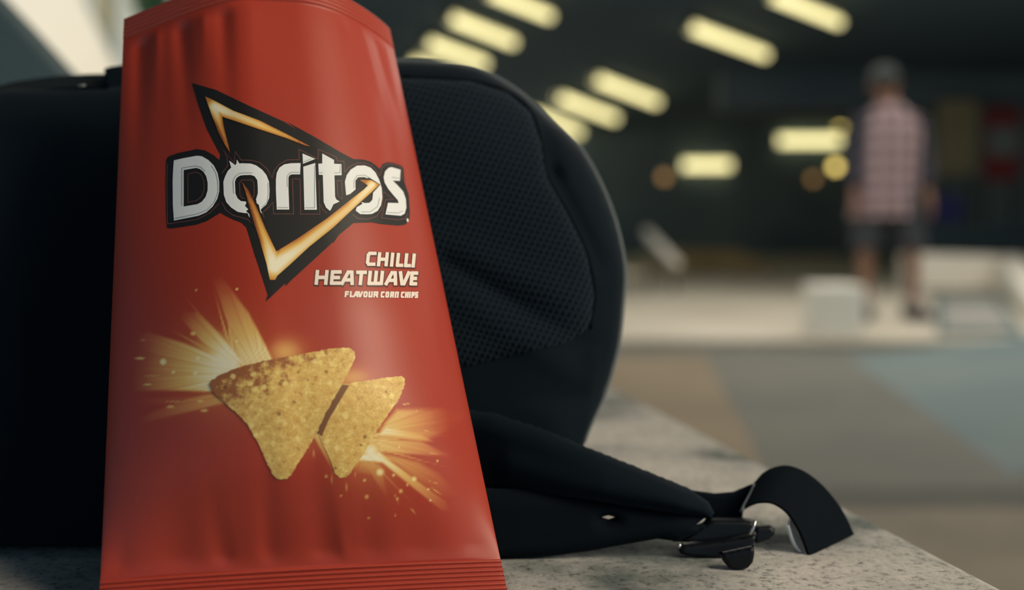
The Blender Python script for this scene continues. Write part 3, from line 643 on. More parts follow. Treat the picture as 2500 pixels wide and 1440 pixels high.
def bulge(u, v):
    up = 0.62
    xl = np.clip(u / 0.47, 0, 1); top = np.where(u < up, 1.25 * xl - 0.25 * xl ** 5, np.cos(np.pi / 2 * np.clip((u - up) / (1 - up), 0, 1)) ** 0.85)
    e = np.clip(1 - (2 * u - 1) ** 2, 0, 1); mid = 0.5 * e ** 0.62 + 0.5 * top
    low = e ** 0.8
    wt = sstep(0.45, 1.0, v); wb = 1 - sstep(0.0, 0.30, v)
    prof = (mid * (1 - wt) + top * wt) * (1 - wb) + low * wb
    amp = np.interp(v, AV, AA)
    return amp * prof
def wrinkle(u, v):
    o = np.zeros_like(u)
    inb = (v > VB) & (v < VT)
    for uc, wd, am, ln, sl in ((0.07, .030, -.0060, .14, 0), (0.13, .020, .0022, .10, 0), (0.22, .030, -.0064, .13, .1), (0.30, .020, .0020, .08, 0), (0.37, .032, -.0050, .15, 0), (0.47, .03, .0006, .07, 0), (0.80, .020, -.0015, .05, -.1), (0.86, .018, .0015, .16, .25), (0.91, .018, -.0020, .16, .25), (0.96, .014, .0012, .14, .1)):
        dv = np.clip(VT - v, 0, 1); o += am * np.exp(-((u - uc - sl * dv) / wd) ** 2) * np.exp(-(dv / ln) ** 1.5) * sstep(0, .03, dv)
    for uc, wd, am, ln, sl in ((0.05, .03, -.0020, .05, 0), (0.19, .055, -.0034, .08, .05), (0.305, .028, -.0042, .06, -.25), (0.38, .022, .0014, .05, 0), (0.41, .030, -.0030, .12, .05), (0.55, .040, -.0040, .15, -.12), (0.60, .016, .0016, .05, -.2), (0.66, .035, -.0022, .10, 0), (0.78, .05, -.0024, .07, .1), (0.93, .04, -.0014, .12, .2)):
        dv = np.clip(v - VB, 0, 1); o += am * np.exp(-((u - uc - sl * dv) / wd) ** 2) * np.exp(-(dv / ln) ** 1.5) * sstep(0, .025, dv)
    # long soft dent on the right flank
    o += -.0022 * np.exp(-((u - .955) / .035) ** 2 - ((v - .38) / .12) ** 2) - .0016 * np.exp(-((u - .90 - .15 * (v - .75)) / .03) ** 2 - ((v - .75) / .2) ** 2)
    o += .0008 * np.sin(9 * u + 5 * v) * np.sin(7 * v + 2) * sstep(0, .1, u) * sstep(0, .1, 1 - u)
    return 0.55 * o * inb
def rib(v):
    a = np.where(v < VB, np.abs(np.sin(v / VB * np.pi * 8)), np.where(v > VT, np.abs(np.sin((v - VT) / (1 - VT) * np.pi * 5)), 0))
    return 0.0015 * a
def surf(u, v, back=False):
    Lp = BL3[None] * (1 - v)[:, None] + TL3[None] * v[:, None]; Rp = BR3[None] * (1 - v)[:, None] + TR3[None] * v[:, None]
    # the bottom seal bows a little
    b = bulge(u, v)
    if back:
        th = np.interp(v, [0, VB, 0.15, 0.5, 0.85, VT, 1], [0.0008, 0.0008, .008, .016, .012, 0.0008, 0.0008]) * np.clip(1 - (2 * u - 1) ** 2, 0, 1) ** .7
        k = b - th * np.clip(1 - 0, 0, 1)
        k = np.where((v <= VB) | (v >= VT), b - 0.0008, (b + wrinkle(u, v)) * sstep(0.4, .8, v) - th * (1 - sstep(.5, 1, v)) - (th * .5 + .001) * sstep(.4, .8, v) + np.minimum(wrinkle(u, v), 0) * (1 - sstep(.4, .8, v)))
    else: k = b + wrinkle(u, v) + rib(v)
    return Lp * (1 - u)[:, None] + Rp * u[:, None] + k[:, None] * BN
def gridmesh(u0, v0, back=False):
    U, Vv = np.meshgrid(u0, v0); S = surf(U.ravel(), Vv.ravel(), back); nu, nv = len(u0), len(v0)
    i = np.arange(nu * nv).reshape(nv, nu); F = np.stack([i[:-1, :-1], i[:-1, 1:], i[1:, 1:], i[1:, :-1]], -1).reshape(-1, 4)
    if back: F = F[:, ::-1]
    return S, F
uu = 0.5 - 0.5 * np.cos(np.linspace(0, np.pi, 340)); uu = 0.6 * np.linspace(0, 1, 340) + 0.4 * uu
SF, FF = gridmesh(uu, np.linspace(VB, VT, 500)); SB, FB = gridmesh(np.linspace(0, 1, 60), np.linspace(VB, VT, 80), True)
front = mobj('bag_front', SF, FF, M['bag'], bag); mobj('bag_back', SB, FB, M['seal'], bag)
for nm, a, b in (('bottom_seal', 0, VB), ('top_seal', VT, 1)):
    S1, F1 = gridmesh(np.linspace(0, 1, 160), np.linspace(a, b, 70)); S2, F2 = gridmesh(np.linspace(0, 1, 160), np.linspace(a, b, 6), True)
    mobj(nm, np.vstack([S1, S2]), np.vstack([F1, F2 + len(S1)]), M['seal'], bag, True, 'crimped ribbed seal strip')
ftree = BVHTree.FromPolygons(SF.tolist(), FF.tolist(), all_triangles=False)

# ---- print in the foil: burst rays, glows and sparks
z3 = lambda q: [(380 + x / 3.788, 180 + y / 3.788) for x, y in q]
z4 = lambda q: [(380 + x / 3.4694, 400 + y / 3.4694) for x, y in q]
z5 = lambda q: [(300 + x / 3.0488, 640 + y / 3.0488) for x, y in q]
z6 = lambda q: [(480 + x / 3.13, 820 + y / 3.13) for x, y in q]
qx, qy = project(SF); Q = np.stack([qx, qy], 1); I = np.zeros(len(Q))
def ray_poly(poly, p0, i0, p1, i1, soft=5):
    poly = np.array(poly); lo, hi = poly.min(0) - 30, poly.max(0) + 30
    s = np.where((Q[:, 0] > lo[0]) & (Q[:, 0] < hi[0]) & (Q[:, 1] > lo[1]) & (Q[:, 1] < hi[1]))[0]; q = Q[s]
    d = edist(q, [poly]); sd = np.where(inside(q, [poly]), d, -d); mk = sstep(-soft, soft, sd)
    p0 = np.array(p0); p1 = np.array(p1); ab = p1 - p0; t = np.clip(((q - p0) @ ab) / (ab @ ab), 0, 1)
    # fine streaks along the ray
    w_ = (q - p0) @ np.array([-ab[1], ab[0]]) / np.hypot(*ab) / (0.35 + t)
    st = 1 + 0.05 * (np.sin(w_ * .31 + 1) + np.sin(w_ * .53 + 2 * p0[0]) + np.sin(w_ * .17 + 3))
    I[s] = np.maximum(I[s], mk * (i0 + (i1 - i0) * t ** 1.15) * st)
def blob(c, r, i, stretch=(1, 1), add=False, p=2):
    d = np.hypot((Q[:, 0] - c[0]) / stretch[0], (Q[:, 1] - c[1]) / stretch[1]) / r; g = i * np.exp(-d ** p); I[:] = np.maximum(I, g) if not add else I + g
one = lambda z, p: z([p])[0]
ray_poly(z5([(1125, 740), (1000, 800), (880, 780), (840, 662), (720, 280), (640, 40), (700, 60), (940, 380)]), one(z5, (960, 690)), .85, one(z5, (690, 110)), 0, 5)
ray_poly(z5([(905, 620), (870, 480), (830, 330), (790, 260), (800, 340), (850, 470)]), one(z5, (880, 560)), .3, one(z5, (800, 280)), .3, 3)
ray_poly(z5([(840, 665), (720, 530), (560, 370), (380, 370), (520, 520), (600, 610), (680, 685), (760, 760), (900, 760)]), one(z5, (760, 670)), .98, one(z5, (430, 370)), 0, 5)
ray_poly(z5([(720, 540), (560, 370), (466, 262), (560, 385)]), one(z5, (700, 520)), .5, one(z5, (466, 262)), .2, 2)
ray_poly(z5([(680, 685), (450, 600), (180, 520), (80, 560), (40, 700), (90, 960), (400, 955), (660, 965), (900, 760)]), one(z5, (700, 800)), 1.0, one(z5, (90, 720)), 0.02, 6)
ray_poly(z5([(660, 975), (480, 1010), (300, 1080), (40, 1195), (200, 1185), (430, 1130), (780, 1045)]), one(z5, (740, 1010)), .55, one(z5, (100, 1170)), 0, 6)
ray_poly(z5([(700, 990), (400, 1000), (80, 1010), (60, 1060), (400, 1060), (720, 1020)]), one(z5, (740, 1000)), .32, one(z5, (80, 1040)), 0, 8)
ray_poly(z5([(760, 1035), (560, 1075), (400, 1105), (560, 1090)]), one(z5, (760, 1040)), .75, one(z5, (400, 1105)), .1, 2)
ray_poly(z5([(660, 955), (400, 935), (200, 935), (400, 955)]), one(z5, (660, 950)), .95, one(z5, (200, 940)), .1, 3)
for tip, w0, i0, i1 in (((762, 250), 10, .9, .15), ((655, 130), 9, .75, .0), ((440, 330), 9, .9, .05), ((300, 470), 8, .85, .05), ((250, 600), 7, .95, .1), ((120, 800), 8, .9, .05), ((200, 860), 7, 1., .1), ((330, 980), 6, .9, .05), ((560, 420), 6, .9, .1)):
    c_ = np.array((830., 760.)); t_ = np.array(tip, float); n_ = np.array([-(t_ - c_)[1], (t_ - c_)[0]]); n_ /= np.hypot(*n_)
    ray_poly(z5([tuple(c_ + n_ * w0 * 2.2), tuple(t_), tuple(c_ - n_ * w0 * 2.2)]), one(z5, tuple(c_)), i0, one(z5, tip), i1, 1.5)
for tip, w0, i0, i1 in (((2010, 615), 9, .9, .05), ((1960, 760), 8, .9, .05), ((1930, 1010), 8, .8, .05), ((1890, 1130), 7, .8, .1), ((1500, 1300), 6, .7, .0), ((1700, 1330), 6, .7, .05), ((1850, 850), 7, .85, .1)):
    c_ = np.array((1180., 800.)); t_ = np.array(tip, float); n_ = np.array([-(t_ - c_)[1], (t_ - c_)[0]]); n_ /= np.hypot(*n_)
    ray_poly(z6([tuple(c_ + n_ * w0 * 2.2), tuple(t_), tuple(c_ - n_ * w0 * 2.2)]), one(z6, tuple(c_)), i0, one(z6, tip), i1, 1.5)
blob(one(z5, (740, 740)), 62, 1.0, (1.25, 1)); blob(one(z5, (1210, 670)), 34, .55, (1.3, 1)); blob(one(z5, (1700, 860)), 34, .5, (1.4, .8)); blob(one(z5, (760, 800)), 110, .30)
ray_poly(z6([(1370, 775), (1440, 660), (1530, 560), (1900, 555), (2060, 600), (1960, 700), (1760, 800)]), one(z6, (1420, 720)), .8, one(z6, (1930, 640)), .03, 9)
ray_poly(z6([(1370, 760), (1450, 690), (1720, 740), (1800, 805), (1700, 808)]), one(z6, (1400, 730)), .95, one(z6, (1780, 780)), .4, 6)
ray_poly(z6([(1350, 780), (1720, 806), (1940, 915), (1800, 915), (1400, 885)]), one(z6, (1420, 800)), .75, one(z6, (1920, 905)), .08, 5)
ray_poly(z6([(1395, 885), (1270, 900), (1230, 950), (1420, 970), (1870, 1330), (1930, 1330), (1900, 1260), (1640, 1070)]), one(z6, (1320, 910)), 1.05, one(z6, (1900, 1320)), .08, 5)
ray_poly(z6([(1400, 885), (1650, 1080), (1900, 1245), (1990, 1200), (1850, 1050), (1700, 960)]), one(z6, (1500, 930)), .50, one(z6, (1930, 1200)), .04, 8)
ray_poly(z6([(1250, 930), (1300, 1010), (1480, 1290), (1460, 1180), (1420, 1000)]), one(z6, (1290, 950)), .55, one(z6, (1470, 1270)), .0, 7)
ray_poly(z6([(1180, 960), (1200, 1060), (1340, 1080), (1420, 990), (1260, 930)]), one(z6, (1280, 940)), .6, one(z6, (1240, 1090)), .05, 9)
ray_poly(z6([(885, 750), (930, 735), (990, 870), (1055, 1000), (1040, 1040), (960, 890)]), one(z6, (920, 750)), .75, one(z6, (1045, 1020)), .1, 3)
blob(one(z6, (1330, 880)), 34, 1.0); blob(one(z6, (1350, 880)), 85, .30); blob(one(z6, (880, 800)), 40, .16)
for x, y, r, i in ((1283, 1103, 10, .8), (990, 1072, 8, .8), (1547, 848, 9, .95), (1505, 1063, 10, .9), (1400, 1040, 30, .95), (1660, 1095, 22, .9), (1560, 1185, 13, .7), (1300, 1228, 14, .6), (1610, 1137, 7, .9), (1787, 1255, 8, .95), (1535, 1245, 7, .8), (1103, 1222, 7, .7), (1315, 1393, 6, .7), (1840, 955, 7, .8), (1770, 1172, 9, .9), (1518, 1370, 6, .5), (1682, 572, 6, .7)):
    blob(one(z6, (x, y)), max(r / 3.13 * 1.2, 2.6), i, p=3)
for x, y, sx, sy in ((892, 900, 2.0, 10), (1035, 1085, 1.8, 13), (1147, 1150, 2.0, 11), (1215, 1050, 2, 9)): blob(one(z6, (x, y)), 1.0, .6, (sx, sy), p=2)
for x0, y0, x1, y1, i in ((1510, 1200, 1545, 1290, .5), (1630, 1310, 1680, 1365, .5), (1780, 1150, 1880, 1220, .6), (1560, 525, 1640, 515, .8), (1500, 610, 1640, 605, .7), (1750, 1100, 1890, 1140, .5), (1720, 715, 1800, 735, .6), (1740, 885, 1860, 905, .6)):
    ray_poly(z6([(x0, y0), ((x0 + x1) / 2 + 4, (y0 + y1) / 2 - 5), (x1, y1), ((x0 + x1) / 2 - 4, (y0 + y1) / 2 + 5)]), one(z6, (x0, y0)), i, one(z6, (x1, y1)), i * .7, 1.5)
for x, y, r, i in ((300, 742, 28, .95), (376, 818, 17, .9), (540, 825, 22, .98), (485, 875, 28, .75), (545, 207, 7, .6), (848, 200, 7, .95), (850, 590, 14, .9), (560, 715, 26, .95)):
    blob(one(z5, (x, y)), max(r / 3.05 * 1.1, 2.8), i, p=4)
for x, y, sx, sy, i in ((128, 715, 13, 3.4, .8), (185, 910, 13, 2.8, .8), (355, 1075, 11, 3.6, .75), (578, 1035, 11, 3.6, .8), (605, 1103, 10, 3.4, .8), (525, 530, 8, 6, .75), (230, 845, 28, 2.2, .55), (390, 1037, 30, 2.0, .5), (150, 580, 8, 3, .4)):
    blob(one(z5, (x, y)), 1.0, i, (sx, sy), p=3)
for x, y, i in ((985, 834, -.25),): blob((x, y), 3, .0)
I = np.clip(I, 0, 1)
stops = [0, .2, .45, .7, .88, 1.0]
cols = np.array([RED, (.46, .10, .04), (.62, .27, .085), (.74, .47, .15), (.82, .66, .33), (.86, .79, .57)])
RGB = np.stack([np.interp(I, stops, cols[:, k]) for k in range(3)], 1)
def setcol(o, rgb):
    a = o.data.color_attributes.new('print', 'FLOAT_COLOR', 'POINT'); a.data.foreach_set('color', np.hstack([rgb, np.ones((len(rgb), 1))]).astype(np.float32).ravel())
setcol(front, RGB)

# ---- crisp print: thin ink films lying on the foil
def film(name, loops, off, m, parent, sp=9, rim=5, colf=None, label=None, uv=False):
    v, f, L = fill(loops, sp, rim); V = []; NN = []
    for x, y in v:
        d = Vector(ray(x, y)).normalized(); loc, n, *_ = ftree.ray_cast(Vector(CAM), d)
        if loc is None: loc = Vector(P(x, y, .68)); n = Vector(BN)
        if n.dot(d) > 0: n = -n
        V.append(tuple(loc + n * off)); NN.append(tuple(n))
    a, b, c = v[f[:, 0]], v[f[:, 1]], v[f[:, 2]]; s = (b - a)[:, 0] * (c - a)[:, 1] - (b - a)[:, 1] * (c - a)[:, 0]
    f = np.where((s > 0)[:, None], f[:, ::-1], f)
    o = mobj(name, V, f, m, parent, True, label); o.data.normals_split_custom_set_from_vertices(NN)
    if colf is not None: setcol(o, colf(v))
    if uv:
        ul = o.data.uv_layers.new(name='px'); li = np.zeros(len(o.data.loops), int); o.data.loops.foreach_get('vertex_index', li)
        ul.data.foreach_set('uv', (v[li] / 1000.0).ravel())
        return o, v
    return o
def curve_loop(q, per=3):                    # round off a traced outline
    q = list(q); q = [q[-1]] + q + [q[0], q[1]]; out = []
    p = np.array(q, float)
    for i in range(1, len(p) - 2):
        a, b, c, d = p[i - 1:i + 3]
        for k in range(per):
            t = k / per; out.append(tuple(0.5 * (2 * b + (c - a) * t + (2 * a - 5 * b + 4 * c - d) * t * t + (3 * b - a - 3 * c + d) * t ** 3)))
    return out
L1, L2, L3, L4, L5 = 0.00012, 0.00022, 0.00032, 0.00042, 0.00052
emblem = film('logo_emblem', [z3([(335, 85), (560, 150), (850, 290), (1200, 450), (1330, 535), (1215, 445), (1480, 590), (1700, 720), (1830, 790), (1920, 793), (1990, 815), (2040, 850), (2070, 880), (2100, 835), (2140, 817), (2200, 825), (2270, 850), (2290, 870), (2300, 1000), (2340, 1120), (2350, 1280), (2345, 1350), (2310, 1395), (2240, 1405), (2080, 1390), (2000, 1375), (1850, 1380), (1500, 1410), (1000, 1430), (860, 1405), (800, 1380), (720, 1350), (640, 1310), (600, 1285), (560, 1310), (480, 1360), (380, 1395), (250, 1415), (130, 1432), (105, 1420), (97, 1250), (93, 1000), (98, 800), (115, 767), (200, 735), (380, 697), (460, 710), (540, 755), (590, 800), (600, 750), (530, 620), (470, 500), (400, 300)])], L1, M['ink_black'], bag, label='black triangular emblem behind the white lettering')
film('emblem_point', [z4([(720, 490), (770, 540), (845, 790), (815, 740), (850, 800), (950, 1110), (930, 1168), (980, 1125), (1100, 1010), (1098, 1040), (1135, 1000), (1500, 665), (1505, 672), (1550, 605), (1690, 490), (1300, 430), (900, 430)])], L1 + .00003, M['ink_black'], emblem)
logo = {
 'D': ([(172, 803), (250, 785), (385, 760), (430, 765), (490, 800), (540, 850), (575, 920), (590, 1000), (590, 1090), (572, 1160), (530, 1230), (470, 1285), (400, 1315), (300, 1335), (172, 1360), (162, 1220), (160, 1000), (165, 880)],
       [(262, 893), (375, 873), (410, 882), (445, 910), (470, 950), (483, 1010), (483, 1080), (465, 1140), (430, 1185), (390, 1208), (262, 1230)]),
 'o': ([(700, 870), (682, 805), (738, 848), (750, 830), (752, 795), (778, 835), (790, 830), (880, 833), (930, 850), (985, 890), (1025, 940), (1048, 1000), (1053, 1080), (1050, 1150), (1025, 1210), (972, 1258), (985, 1300), (955, 1258), (900, 1280), (875, 1345), (850, 1292), (820, 1290), (760, 1280), (700, 1240), (655, 1190), (632, 1120), (628, 1000), (645, 950), (670, 900)],
       [(815, 940), (880, 938), (915, 950), (940, 985), (945, 1050), (945, 1110), (930, 1160), (900, 1178), (850, 1185), (790, 1180), (760, 1155), (740, 1110), (735, 1000), (750, 965), (780, 945)]),
 'r': ([(1340, 828), (1250, 830), (1190, 840), (1145, 870), (1120, 920), (1112, 980), (1112, 1080), (1120, 1258), (1235, 1258), (1228, 1050), (1228, 960), (1240, 940), (1260, 933), (1335, 933)],),
 'i': ([(1365, 862), (1475, 828), (1490, 1260), (1375, 1260)],),
 'id': ([(1358, 740), (1475, 790), (1362, 835)],),
 't': ([(1540, 740), (1648, 800), (1648, 835), (1715, 838), (1718, 940), (1652, 942), (1658, 1140), (1670, 1165), (1710, 1190), (1610, 1270), (1575, 1240), (1553, 1190), (1545, 938), (1508, 936), (1503, 835), (1540, 832)],),
 'o2': ([(1860, 852), (1930, 850), (1985, 870), (2030, 915), (2065, 985), (2088, 1060), (2093, 1150), (2080, 1220), (2050, 1270), (2000, 1298), (1960, 1302), (1890, 1300), (1850, 1270), (1800, 1210), (1760, 1130), (1748, 1000), (1765, 940), (1800, 890)],
        [(1870, 960), (1930, 958), (1975, 985), (2000, 1040), (2008, 1110), (2000, 1170), (1975, 1195), (1930, 1198), (1880, 1180), (1855, 1130), (1845, 1050), (1845, 990)]),
 's': ([(2262, 890), (2180, 865), (2150, 872), (2118, 905), (2105, 960), (2115, 1010), (2150, 1070), (2200, 1130), (2235, 1170), (2245, 1198), (2145, 1195), (2122, 1303), (2200, 1310), (2265, 1315), (2300, 1295), (2315, 1240), (2310, 1160), (2285, 1090), (2240, 1040), (2190, 990), (2255, 993)],),
 'reg': ([(2325, 1338), (2333, 1345), (2336, 1358), (2333, 1370), (2324, 1372), (2318, 1360), (2318, 1345)],)}
for k, lp in logo.items():
    film('logo_dot' if k in ('id', 'reg') else 'logo_letter', [z3(q) for q in lp], L3, M['ink_white'], bag, 10, 4)
def stroke(q, wd):
    """closed outline of an open line of width wd"""
    q = np.array(q, float); n = len(q); Lf = []; Rt = []
    for i in range(n):
        a = q[max(i - 1, 0)]; b = q[min(i + 1, n - 1)]
        d0 = q[i] - a if i else b - q[i]; d1 = b - q[i] if i < n - 1 else q[i] - a
        d0 = d0 / np.hypot(*d0); d1 = d1 / np.hypot(*d1); n0 = np.array([-d0[1], d0[0]]); n1 = np.array([-d1[1], d1[0]])
        m_ = n0 + n1; l = m_ @ m_; m_ = m_ / max(np.sqrt(l), .3); sc = 1 / max(m_ @ n0, .5)
        ext = np.zeros(2)
        Lf.append(q[i] + m_ * wd / 2 * sc + ext); Rt.append(q[i] - m_ * wd / 2 * sc + ext)
    return [tuple(p) for p in Lf] + [tuple(p) for p in Rt[::-1]]
def multi(name, polys, off, m, parent, sp=9, rim=5, label=None):
    """several films that are one printed word"""
    VV = []; FF_ = []; NN = []; k = 0
    for lp in polys:
        v, f, L = fill([lp], sp, rim)
        for x, y in v:
            d = Vector(ray(x, y)).normalized(); loc, n, *_ = ftree.ray_cast(Vector(CAM), d)
            if loc is None: loc = Vector(P(x, y, .68)); n = Vector(BN)
            if n.dot(d) > 0: n = -n
            VV.append(tuple(loc + n * off)); NN.append(tuple(n))
        a, b, c = v[f[:, 0]], v[f[:, 1]], v[f[:, 2]]; s = (b - a)[:, 0] * (c - a)[:, 1] - (b - a)[:, 1] * (c - a)[:, 0]
        FF_ += (np.where((s > 0)[:, None], f[:, ::-1], f) + k).tolist(); k += len(v)
    o = mobj(name, VV, FF_, m, parent, True, label); o.data.normals_split_custom_set_from_vertices(NN); return o
# thin contour line around the lettering
lines = [[(612, 925), (668, 850), (660, 770), (625, 705), (728, 825), (738, 720), (790, 800), (880, 802), (960, 820), (1030, 880), (1078, 965), (1095, 900), (1140, 840), (1220, 798), (1325, 796), (1325, 700), (1500, 790), (1505, 700), (1665, 770), (1680, 808), (1740, 812), (1745, 910), (1790, 860), (1870, 825), (1940, 828), (2010, 860), (2072, 945), (2090, 870), (2130, 837), (2200, 840), (2270, 868), (2275, 980)],
 [(612, 1188), (650, 1262), (720, 1312), (800, 1332), (860, 1352), (890, 1392), (896, 1350)], [(1003, 1335), (990, 1285), (1040, 1240), (1085, 1190), (1090, 1298), (1275, 1298), (1265, 975), (1335, 975), (1340, 1300), (1518, 1300), (1508, 985)],
 [(1720, 990), (1676, 990), (1682, 1120), (1725, 1165), (1720, 990)], [(1815, 1300), (1870, 1340), (1960, 1346), (2040, 1320), (2085, 1262), (2106, 1090), (2195, 1165), (2125, 1165), (2087, 1335), (2230, 1352), (2310, 1340), (2330, 1290)],
 [(900, 1150), (913, 1120), (908, 1010), (890, 984), (800, 984), (776, 1010), (780, 1120), (800, 1152), (830, 1158)], [(1520, 1210), (1545, 1260), (1580, 1290)],
 [(300, 930), (300, 1190), (380, 1175), (430, 1130), (450, 1070), (448, 990), (420, 930), (375, 910), (300, 930)], [(110, 830), (105, 1000), (112, 1390), (380, 1350), (500, 1290), (590, 1200)]]
multi('logo_outline', [stroke(z3(q), 1.9) for q in lines], L2, M['ink_line'], emblem, 8, 8)
# grey inner bevel lines on the letters
bev = [[(247, 1222), (247, 875), (370, 853), (425, 868), (460, 905)], [(180, 1340), (390, 1298), (480, 1262), (545, 1190), (580, 1100), (578, 1000), (560, 920), (520, 850)], [(725, 1110), (718, 1000), (735, 955), (775, 925), (830, 918), (895, 920)], [(985, 1240), (1030, 1190), (1042, 1120), (1040, 1010)], [(1218, 1050), (1215, 960), (1232, 925), (1260, 915), (1330, 915)], [(1125, 1240), (1228, 1240)], [(1380, 1242), (1470, 1242), (1470, 850)], [(1365, 820), (1440, 790)], [(1832, 1060), (1832, 990), (1860, 945), (1930, 940), (1985, 970)], [(1512, 920), (1545, 915)], [(1650, 920), (1705, 918), (1705, 850)], [(1900, 1280), (1980, 1280), (2050, 1230), (2068, 1150)], [(2135, 1285), (2240, 1290), (2280, 1270)], [(2250, 970), (2180, 960)]]
multi('logo_bevel', [stroke(z3(q), 1.8) for q in bev], L4, M['ink_grey'], emblem, 8, 8)

# flames of the emblem
def ramp_cols(t, stops, cols): return np.stack([np.interp(t, stops, np.array(cols)[:, k]) for k in range(3)], 1)
EDGE, ORG, GOLD, CRM = (.22, .055, .018), (.52, .19, .04), (.74, .46, .11), (.86, .80, .60)
def flame_cols(mid, hw, along):
    """colour by distance from the hot midline, cooled along the blade"""
    midp = np.array(mid, float); seg = np.hypot(*np.diff(midp, axis=0).T); cum = np.concatenate([[0], np.cumsum(seg)]); cum /= cum[-1]
    def f(v):
        best = np.full(len(v), 1e9); tb = np.zeros(len(v))
        for i in range(len(midp) - 1):
            a, b = midp[i], midp[i + 1]; ab = b - a; t = np.clip(((v - a) @ ab) / (ab @ ab), 0, 1); d = np.hypot(*(v - a - t[:, None] * ab).T)
            k = d < best; best[k] = d[k]; tb[k] = (cum[i] + t * (cum[i + 1] - cum[i]))[k]
        h = np.interp(tb, cum, hw); r = np.clip(best / h, 0, 1.2)
        heat = np.interp(tb, cum, along) - 0.75 * np.clip(r - .25, 0, 1) ** 1.0
        return ramp_cols(heat, [0.0, .28, .6, .95], [EDGE, ORG, GOLD, CRM])
    return f
midU = z3([(680, 700), (600, 480), (545, 310), (740, 385), (960, 475), (1200, 575), (1420, 672)])
film('logo_flame', [z3([(462, 215), (505, 232), (720, 345), (960, 435), (1200, 555), (1432, 677), (1380, 668), (1200, 597), (950, 515), (720, 435), (618, 402), (640, 520), (692, 735), (650, 675), (588, 560), (520, 380)])], L4, M['flame'], bag, 4, 4, flame_cols(midU, [5, 9, 17, 14, 12, 8, 3], [.22, .45, .98, .78, .68, .48, .25]), 'glowing chevron at the top of the emblem')
jag = film('flame_shade', [z3([(815, 1158), (842, 1195), (828, 1225), (858, 1255), (838, 1275), (868, 1300), (872, 1345), (900, 1420), (1010, 1420), (965, 1262), (955, 1215), (935, 1200), (930, 1165), (905, 1158)])], L3 + .00005, M['ink_black'], emblem)
film('flame_shade', [z4([(1505, 345), (1560, 320), (1612, 268), (1645, 258), (1700, 210), (1730, 130), (1810, 120), (1900, 178), (1840, 245), (1800, 280), (1795, 305), (1740, 330), (1750, 340), (1700, 370), (1690, 410), (1560, 520), (1440, 480)])], L3 + .00005, M['ink_black'], emblem)
midL = z4([(740, 170), (835, 380), (930, 640), (1005, 870), (1250, 695), (1640, 375), (1830, 180)])
film('logo_flame', [z4([(733, 155), (790, 230), (870, 400), (930, 550), (1000, 700), (1022, 745), (1200, 635), (1450, 465), (1650, 305), (1760, 220), (1795, 185), (1725, 138), (1820, 140), (1893, 178), (1830, 238), (1700, 355), (1500, 545), (1300, 705), (1130, 862), (1030, 950), (1012, 985), (968, 985), (940, 850), (890, 680), (840, 520), (800, 380), (760, 240)])], L4, M['flame'], bag, 4, 4, flame_cols(midL, [4, 9, 13, 26, 19, 15, 13], [.10, .36, .64, 1.06, .80, .68, .92]), 'glowing tick sweeping through the lettering')

# lettering
GL = {'C': [[(1, 1), (.18, 1), (0, .84), (0, .16), (.18, 0), (1, 0)]], 'H': [[(0, 0), (0, 1)], [(1, 0), (1, 1)], [(0, .5), (1, .5)]], 'I': [[(.5, 0), (.5, 1)]], 'L': [[(0, 1), (0, 0), (1, 0)]],
      'E': [[(1, 1), (0, 1), (0, 0), (1, 0)], [(0, .5), (.85, .5)]], 'A': [[(0, 0), (.5, 1), (.85, 1), (1, 0)], [(.25, .3), (.95, .3)]], 'T': [[(0, 1), (1, 1)], [(.5, 1), (.5, 0)]],
      'W': [[(0, 1), (0, 0), (1, 0), (1, 1)], [(.5, 0), (.5, 1)]], 'V': [[(0, 1), (.3, 0), (.55, 0), (1, 1)]], 'F': [[(1, 1), (0, 1), (0, 0)], [(0, .48), (.85, .48)]],
      'O': [[(.5, 1), (.15, 1), (0, .85), (0, .15), (.15, 0), (.85, 0), (1, .15), (1, .85), (.85, 1), (.5, 1)]], 'U': [[(0, 1), (0, 0), (1, 0), (1, 1)]],
      'R': [[(0, 0), (0, 1), (1, 1), (1, .45), (0, .45)], [(.55, .45), (1, 0)]], 'N': [[(0, 0), (0, 1), (1, 1), (1, 0)]], 'P': [[(0, 0), (0, 1), (1, 1), (1, .42), (0, .42)]], 'S': [[(1, 1), (0, 1), (0, .5), (1, .5), (1, 0), (0, 0)]]}
def word(spec, tops, bots, th, grow=0.0, dx=0, dy=0, slant=.10):
    """letters as traced strokes; th is stroke width in px"""
    out = []; x0, x1 = spec[0][1], spec[-1][2]
    for ch, a, b in spec:
        polys = []
        for st in GL[ch]:
            q = []
            for x, y in st:
                k = (0.5 * (a + b) - x0) / (x1 - x0); yt = tops[0] + (tops[1] - tops[0]) * k; yb = bots[0] + (bots[1] - bots[0]) * k
                pa, pb = a / 3.4694 + 380 + th / 2, b / 3.4694 + 380 - th / 2
                X = pa + (pb - pa) * x if pb > pa else (pa + pb) / 2
                Yt = yt / 3.4694 + 400 + th / 2; Yb = yb / 3.4694 + 400 - th / 2; Yp = Yb + (Yt - Yb) * y
                X += slant * ((Yt + Yb) / 2 - Yp); q.append([X + dx, Yp + dy])
            # square the ends
            q = np.array(q); e = (th / 2 + grow * 0.5)
            if not np.allclose(q[0], q[-1]):
                d = q[0] - q[1]; q[0] += d / np.hypot(*d) * e * (1 if len(q) == 2 or True else 0); d = q[-1] - q[-2]; q[-1] += d / np.hypot(*d) * e
            for i in range(len(q) - 1):
                a_, b_ = q[i].copy(), q[i + 1].copy(); d = b_ - a_; d = d / np.hypot(*d)
                if i > 0: a_ -= d * (th / 2 + grow / 2) * .72
                if i < len(q) - 2: b_ += d * (th / 2 + grow / 2) * .72
                polys.append(stroke([a_, b_], th + grow))
        out.append(polys)
    return out
